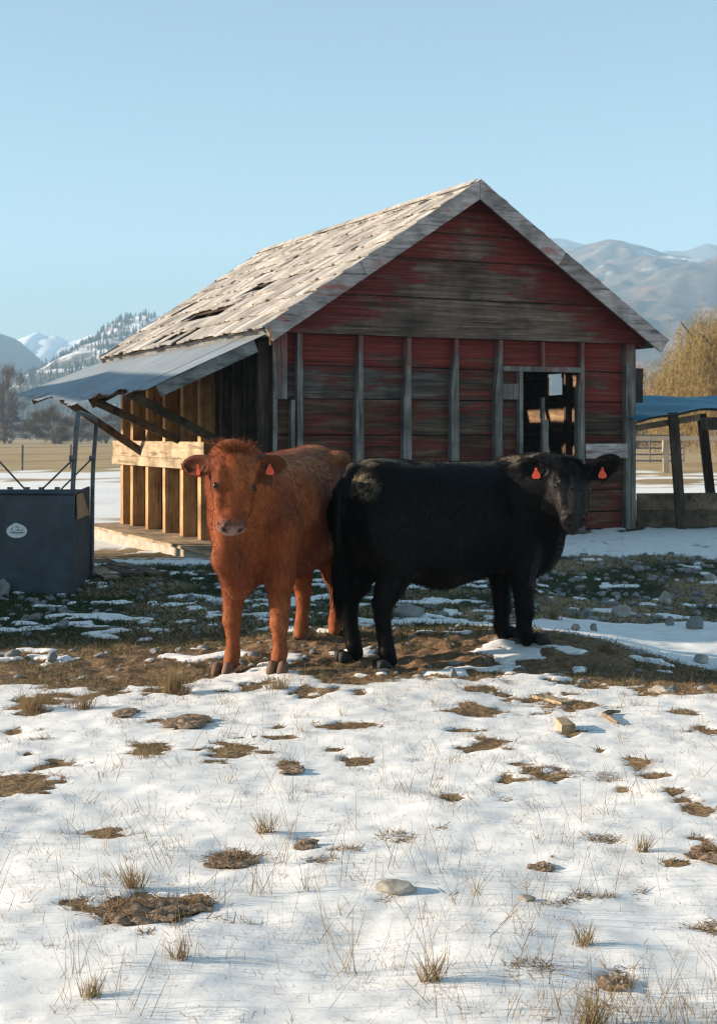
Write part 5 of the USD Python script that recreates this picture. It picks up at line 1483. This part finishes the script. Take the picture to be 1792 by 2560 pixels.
def width_m(wpx, py):
    return wpx * K * gpt(800, py * K)[1] / F_PX
w = width_m(110, 1992)
sit('stone', rock(1, (w * 0.5, w * 0.30, w * 0.16), 0.22, 3), M['stone'], 890, 1996, 0.1, 'flat tan stone lying on the snow in the middle foreground', 'stone', sink=0.35)
w = width_m(46, 2016)
sit('stone', rock(2, (w * 0.5, w * 0.3, w * 0.2), 0.16), M['stone'], 1178, 2019, 0.0, 'small tan stone on the snow right of the flat tan stone', 'stone', sink=0.3)
ROCKS = [(1395, 1362, 50, 32, 'brown boulder with snow at its foot in the shaded yard right of the black cow'), (1489, 1342, 42, 36, 'pale rounded boulder standing highest in the shaded yard at right'),
         (1560, 1395, 44, 34, 'grey speckled boulder at the edge of the shaded snow bed'), (917, 1368, 72, 40, 'big grey boulder in the snow between the black cow\'s legs'),
         (1185, 1298, 34, 16, 'flat stone just right of the black cow\'s brisket'), (1460, 1294, 28, 14, 'bluish stone in the upper shaded rubble at right'), (1330, 1408, 24, 20, 'small twin stones at the back edge of the snow bed'),
         (1290, 1405, 22, 18, 'small round stone left of the twin stones'), (1300, 1318, 30, 16, 'low stone in the rubble behind the black cow'), (1430, 1275, 34, 16, 'low wide stone just below the barn snow strip'),
         (1220, 1290, 20, 12, 'pebble-like stone behind the black cow\'s chest'), (1545, 1300, 26, 14, 'stone in the rubble near the right edge'), (1592, 1296, 34, 20, 'sunlit tan stone heap at the right edge'),
         (1570, 1476, 48, 22, 'tan stone at the sunlit grass edge on the right'), (1480, 1545, 58, 18, 'flat tan stone in the dry grass strip at right'), (1015, 1508, 24, 26, 'white-tipped stone in the mud below the black cow'),
         (140, 1396, 40, 22, 'rounded stone in the shaded grass left of the red cow'), (30, 1468, 36, 24, 'pale stone at the left edge of the sunlit grass'), (118, 1472, 30, 20, 'snow-dusted stone in the sunlit grass at left'),
         (700, 1270, 24, 14, 'stone in the shade behind the red cow'), (225, 1470, 26, 14, 'flat grey stone in the sunlit grass beside the snow patches'), (345, 1462, 24, 12, 'grey stone in the grass behind the dry tuft'),
         (6, 1318, 30, 40, 'upright dark stone at the foot of the feed bunk'), (1385, 1340, 20, 14, 'small stone above the brown boulder'), (1500, 1395, 26, 16, 'dark stone at the top edge of the snow bed')]
for k, (px, py, wpx, hpx, lab) in enumerate(ROCKS):
    w, h_ = width_m(wpx, py + hpx * 0.4), width_m(hpx, py + hpx * 0.4)
    sit('stone', rock(10 + k, (w * 0.52, w * 0.42, h_ * 0.62), 0.34, 3), M['stone'] if 'tan' in lab or 'brown' in lab else M['pebble'], px, py + hpx * 0.42, k * 1.3, lab, 'stone', sink=0.22)
# rubble too small to pick apart
r3 = np.random.default_rng(77)
peb = []
n_ = 2600
xs, ys = r3.uniform(-3.4, 4.6, n_), 10.0 + 7.5 * r3.random(n_) ** 1.1
dens = np.where(xs > 0.9, 0.95, 0.45) * np.where((ys > 10.4) | (xs < 0.8), 1, 0.2)
ok = (r3.random(n_) < dens) & (gs_(np.c_[xs, ys]) < 0.5)
for x, y in zip(xs[ok], ys[ok]):
    s_ = 0.016 + 0.04 * r3.random() ** 2.2
    m_ = rock(int(r3.integers(0, 9999)), (s_, s_ * r3.uniform(0.6, 0.9), s_ * r3.uniform(0.4, 0.75)), 0.3, 1)
    m_.apply_transform(trimesh.transformations.rotation_matrix(r3.uniform(0, 6.28), [0, 0, 1]))
    m_.apply_translation([x, y, float(gz(x, y)) + s_ * 0.15])
    peb.append(m_)
xs, ys = r3.uniform(-3.0, 3.2, 240), r3.uniform(7.7, 9.9, 240)
for x, y in zip(xs, ys):
    if gs_([[x, y]])[0] < 0.5:
        s_ = 0.012 + 0.03 * r3.random() ** 2
        m_ = rock(int(r3.integers(0, 9999)), (s_, s_ * 0.8, s_ * 0.6), 0.3, 1)
        m_.apply_translation([x, y, float(gz(x, y)) + s_ * 0.1])
        peb.append(m_)
tag(obj('rubble', cat_(peb), M['pebble'], smooth=True), 'small grey stones scattered through the shaded yard before the barn', 'rubble', kind='stuff')

def clod(seed, w, d, h, n=34):
    """A crumbled heap: many lumps pressed together."""
    r_ = np.random.default_rng(seed)
    ms = []
    for k in range(n):
        a, q = r_.uniform(0, 6.28), math.sqrt(r_.random())
        s_ = r_.uniform(0.07, 0.2) * d
        m_ = rock(seed * 31 + k, (s_ * r_.uniform(0.8, 1.8), s_, h * r_.uniform(0.3, 0.75) * (1.1 - 0.6 * q)), 0.5, 2)
        m_.apply_translation([math.cos(a) * q * w * 0.42, math.sin(a) * q * d * 0.42, h * 0.2])
        ms.append(m_)
    m_ = cat_(ms)
    m_.vertices += (meshkit.fbm(m_.vertices * 45, 3, seed)[:, None] - 0.5) * np.array([0.012, 0.012, 0.02])
    return m_
for k, (px, py, wpx, dpx, hm, lab) in enumerate([
        (515, 1938, 100, 34, 0.035, 'lumpy grey-brown dropping lying on the snow left of the flat tan stone'), (310, 2052, 180, 60, 0.05, 'largest crumbled dung heap in the left foreground snow'),
        (432, 2040, 62, 40, 0.045, 'separate dung lump at the right end of the largest heap'), (1378, 2214, 72, 26, 0.03, 'small dropping in the snow near the bottom right'),
        (1215, 1948, 60, 22, 0.02, 'flat dark dropping in the snow right of the flat tan stone'), (1592, 1922, 52, 48, 0.04, 'round reddish dropping cut by the right edge'), (685, 1902, 34, 14, 0.025, 'tiny dropping above the flat tan stone'),
        (422, 1625, 90, 30, 0.045, 'dark clod with snow at its left, below the dry tuft'), (280, 1602, 34, 16, 0.03, 'small clod in the snow at left'), (655, 1728, 44, 20, 0.025, 'brown clod in the middle of the snow'),
        (622, 1442, 34, 18, 0.05, 'mud lump just behind the red cow\'s front hooves')]):
    w = width_m(wpx, py)
    d_ = max(0.4 * w, abs(gpt(px * K, (py - dpx / 2) * K)[1] - gpt(px * K, (py + dpx / 2) * K)[1]) * 0.8)
    sit('dropping' if 'mud' not in lab and 'clod' not in lab else 'clod', clod(k + 3, w, d_, hm * 0.62), M['dung'], px, py, 0.0, lab, 'dropping' if 'mud' not in lab and 'clod' not in lab else 'clod', sink=0.25)
# offcuts of timber
def plank_on(px0, py0, px1, py1, w, h, label, mtl, name='offcut'):
    a, b = gpt(px0 * K, py0 * K), gpt(px1 * K, py1 * K)
    a[2] += h * 0.45; b[2] += h * 0.45
    m_ = beam(a, b, w, h, (0, 0, 1), 0.004)
    return tag(obj(name, m_, mtl), label, 'timber', 'planks piled beside the feed bunk' if name == 'plank' else None)
plank_on(1258, 1630, 1274, 1645, 0.062, 0.045, 'short squared timber offcut on the snow at right', M['block'])
plank_on(1205, 1558, 1270, 1580, 0.075, 0.02, 'thin weathered plank lying in the dry grass strip at right', M['block'])
tw = np.array([gpt(px * K, py * K) + [0, 0, 0.012] for px, py in ((1390, 1601), (1365, 1602), (1353, 1608), (1366, 1615), (1385, 1627))])
tag(obj('twig', tube(tw, [0.006, 0.012, 0.014, 0.012, 0.006], 7), M['dung'], smooth=True), 'bent brown bark strip on the snow at right', 'twig')
for k, (a, b, w, h_, lab) in enumerate([((205, 1262), (262, 1288), 0.20, 0.03, 'topmost pale plank of the pile beside the feed bunk'), ((222, 1262), (300, 1292), 0.22, 0.04, 'dark plank lying across the pile beside the feed bunk'),
                                       ((212, 1280), (252, 1300), 0.16, 0.03, 'lowest short plank of the pile at the feed bunk\'s foot'), ((262, 1268), (352, 1290), 0.18, 0.035, 'long dark plank reaching from the pile towards the red cow')]):
    plank_on(*a, *b, w, h_, lab, M['block'] if 'pale' in lab or 'lowest' in lab else M['darkbeam'], 'plank')

# ------------------------------------------------------------------ grass
def blades(P, h, w, lean, mtl, name, label, cat, kind='stuff', seed=0, parent=None):
    r_ = np.random.default_rng(seed)
    n = len(P)
    a = r_.uniform(0, 2 * np.pi, n)
    ln = np.broadcast_to(lean, (n,)) * r_.uniform(0.3, 1.6, n)
    d = np.c_[np.cos(a) * ln, np.sin(a) * ln, np.ones(n)]
    d /= np.linalg.norm(d, axis=1, keepdims=True)
    P1 = P + d * np.reshape(h, (-1, 1))
    m_ = strips(P, P1, w, np.asarray(w) * 0.5, 0.28, 3, seed)
    return tag(obj(name, m_, mtl, parent), label, cat, None, kind)

def scatter(n, x, y, seed, want):
    r_ = np.random.default_rng(seed)
    xs, ys = r_.uniform(*x, n), r_.uniform(*y, n)
    s = gs_(np.c_[xs, ys])
    keep = want(s, xs, ys, r_)
    xs, ys = xs[keep], ys[keep]
    return np.c_[xs, ys, gz(xs, ys) - 0.004]
inview = lambda x, y, m=0.9: np.abs(x) < 0.252 * y + m
r4 = np.random.default_rng(31)
# matted dry blades on the bare patches
P = scatter(420000, (-3.0, 3.0), (3.2, 10.0), 41, lambda s, x, y, r_: inview(x, y) & (s < 0.58) & (r_.random(len(s)) < np.where(y > 8.0, 0.75, 1.0) * (1 - 0.75 * np.exp(-((x - 0.2) / 1.3) ** 2 - ((y - 8.75) / 0.6) ** 2))))
blades(P, r4.uniform(0.010, 0.045, len(P)), r4.uniform(0.0020, 0.0040, len(P)), 2.6, M['mat_grass'], 'matted_grass', 'flattened dry grass showing in the thawed patches of the snow', 'grass', seed=3)
# green-brown grass of the shaded yard
P = scatter(150000, (-4.2, 5.2), (9.2, 17.0), 42, lambda s, x, y, r_: inview(x, y) & (s < 0.5) & (r_.random(len(s)) < np.where(x > 0.8, 0.35, 0.75)))
blades(P, r4.uniform(0.02, 0.07, len(P)), r4.uniform(0.003, 0.006, len(P)), 1.1, M['green_grass'], 'yard_grass', 'short green and brown grass in the shaded yard before the barn', 'grass', seed=4)
P = scatter(16000, (-3.0, 3.0), (7.4, 9.9), 46, lambda s, x, y, r_: inview(x, y) & (s < 0.6) & (meshkit.fbm(np.c_[x, y, 0 * x] * 2.2, 3, 91) > 0.52))
blades(P, r4.uniform(0.02, 0.07, len(P)), r4.uniform(0.002, 0.004, len(P)), 0.9, M['green_grass'], 'green_tufts', 'green grass shoots along the sunlit edge of the snow', 'grass', seed=14)
# thin straws poking through the snow
def clumped(n, seed, x, y):
    r_ = np.random.default_rng(seed)
    nc = n // 14
    cx, cy = r_.uniform(*x, nc), y[0] + (y[1] - y[0]) * r_.random(nc) ** 1.15
    k = r_.integers(0, nc, n)
    sp = r_.uniform(0.01, 0.075, nc)[k]
    xs, ys = cx[k] + r_.normal(size=n) * sp, cy[k] + r_.normal(size=n) * sp
    ok = inview(xs, ys)
    xs, ys = xs[ok], ys[ok]
    return np.c_[xs, ys, gz(xs, ys) - 0.004]
P = clumped(5600, 51, (-2.7, 2.7), (3.3, 7.9))
blades(P, 0.03 + 0.10 * r4.random(len(P)) ** 2.0, r4.uniform(0.0010, 0.0021, len(P)), 0.75, M['straw'], 'snow_straws', 'thin dry straws poking up through the foreground snow', 'grass', seed=5)
P = clumped(31000, 54, (-2.7, 2.7), (3.3, 8.0))
blades(P, 0.006 + 0.026 * r4.random(len(P)) ** 1.5, r4.uniform(0.0010, 0.0020, len(P)), 1.1, M['mat_grass'], 'stubble', 'tiny grass tips pricking through the thin snow crust', 'grass', seed=15)
P = clumped(520, 52, (-1.4, 1.4), (3.3, 5.6))
blades(P, 0.10 + 0.16 * r4.random(len(P)), r4.uniform(0.0010, 0.0018, len(P)), 0.45, M['straw'], 'tall_straws', 'taller single straws standing in the nearest snow', 'grass', seed=6)
P = scatter(2600, (-1.1, 1.1), (3.2, 3.75), 53, lambda s, x, y, r_: r_.random(len(s)) < smoothstep(-0.1, 0.9, x) * smoothstep(3.75, 3.35, y))
blades(P, r4.uniform(0.04, 0.13, len(P)), r4.uniform(0.0010, 0.002, len(P)), 0.6, M['straw'], 'near_straws', 'dry straws crowding the bottom right corner', 'grass', seed=7)
for px, py, rx, ry, n, sd in ((310, 2052, 110, 30, 900, 1), (515, 1938, 55, 14, 260, 2), (432, 2040, 34, 16, 200, 3), (1592, 1922, 30, 20, 260, 4), (422, 1625, 50, 12, 300, 5)):
    g = gpt(px * K, py * K)
    q_ = np.random.default_rng(sd)
    sc = g[1] / F_PX * K
    xx, yy_ = g[0] + q_.normal(size=n) * rx * sc * 0.5, g[1] + q_.normal(size=n) * rx * sc * 0.3
    P = np.c_[xx, yy_, gz(xx, yy_) + q_.uniform(0, 0.022, n)]
    blades(P, q_.uniform(0.015, 0.05, n), q_.uniform(0.0015, 0.003, n), 2.2, M['mat_grass'], 'loose_straw', ['dry straw strewn over the largest dung heap', 'dry straw on the dropping left of the flat stone', 'dry straw at the right end of the largest heap', 'dry straw on the reddish dropping at the right edge', 'dry straw around the dark clod below the dry tuft'][sd - 1], 'straw', seed=200 + sd)
# tufts one can point at
for k, (px, py, hpx, wpx, n, lab) in enumerate([
        (388, 1556, 75, 42, 330, 'tall blond grass tuft at the snow edge before the red cow'), (300, 1992, 75, 60, 90, 'wispy straw tuft above the largest dung heap'), (595, 1868, 60, 50, 90, 'straw tuft with green base left of centre in the snow'),
        (325, 1700, 30, 55, 60, 'low pale tuft over the thawed patch at left'), (965, 2200, 90, 60, 90, 'straw tuft with dark base in the lower middle of the snow'), (1310, 2120, 70, 60, 70, 'thin open tuft in the lower right snow'),
        (1440, 1910, 50, 40, 60, 'pale green tuft near the right edge of the snow'), (205, 2235, 60, 50, 70, 'straw tuft near the bottom left corner'), (400, 2150, 60, 60, 60, 'reddish thin tuft in the left foreground snow'),
        (1360, 1462, 40, 44, 130, 'brown tuft standing in the shaded snow bed'), (1240, 1390, 60, 34, 130, 'dry weed tuft at the left end of the shaded snow bed'), (1450, 1500, 36, 14, 24, 'single dry stalk clump at the shade edge on the right'),
        (620, 1545, 36, 60, 160, 'dry tuft around the red cow\'s front hoof'), (185, 1590, 50, 60, 150, 'dry tuft on the thawed bank at left'), (75, 1590, 50, 80, 220, 'wide dry tuft at the left edge of the snow'), (1325, 2300, 110, 70, 120, 'tall straw tuft cut by the bottom edge')]):
    g = gpt(px * K, py * K)
    sc = g[1] / F_PX * K
    P = g + np.c_[r4.normal(size=n) * wpx * sc * 0.22, r4.normal(size=n) * wpx * sc * 0.16, np.zeros(n)]
    P[:, 2] = gz(P[:, 0], P[:, 1]) - 0.004
    h_ = hpx * sc * r4.uniform(0.45, 1.15, n)
    P -= g
    p = blades(P, h_, r4.uniform(0.0014, 0.0028, n) * max(1, g[1] / 6.5), 0.5, M['straw'], 'grass_tuft', lab, 'grass tuft', kind=None, seed=60 + k)
    UsdGeom.Xformable(p).AddTranslateOp().Set(Gf.Vec3d(*map(float, g)))
    p.SetCustomDataByKey('group', 'straw tufts standing in the snow and grass')

# ------------------------------------------------------------------ haze: one even block of air round everything
hz = mat('haze', {'v': ('principled_volume', {'color': (0.46, 0.72, 1.0), 'density': 0.00034, 'anisotropy': 0.0})}, [], surface=None, volume='v.volume')
hb_ = trimesh.creation.box([11000, 5600, 560])
hb_.apply_translation([0, 1350, 560 / 2 - 4])
tag(obj('haze', hb_, hz), 'thin blue winter haze lying over the valley', 'haze', kind='stuff')
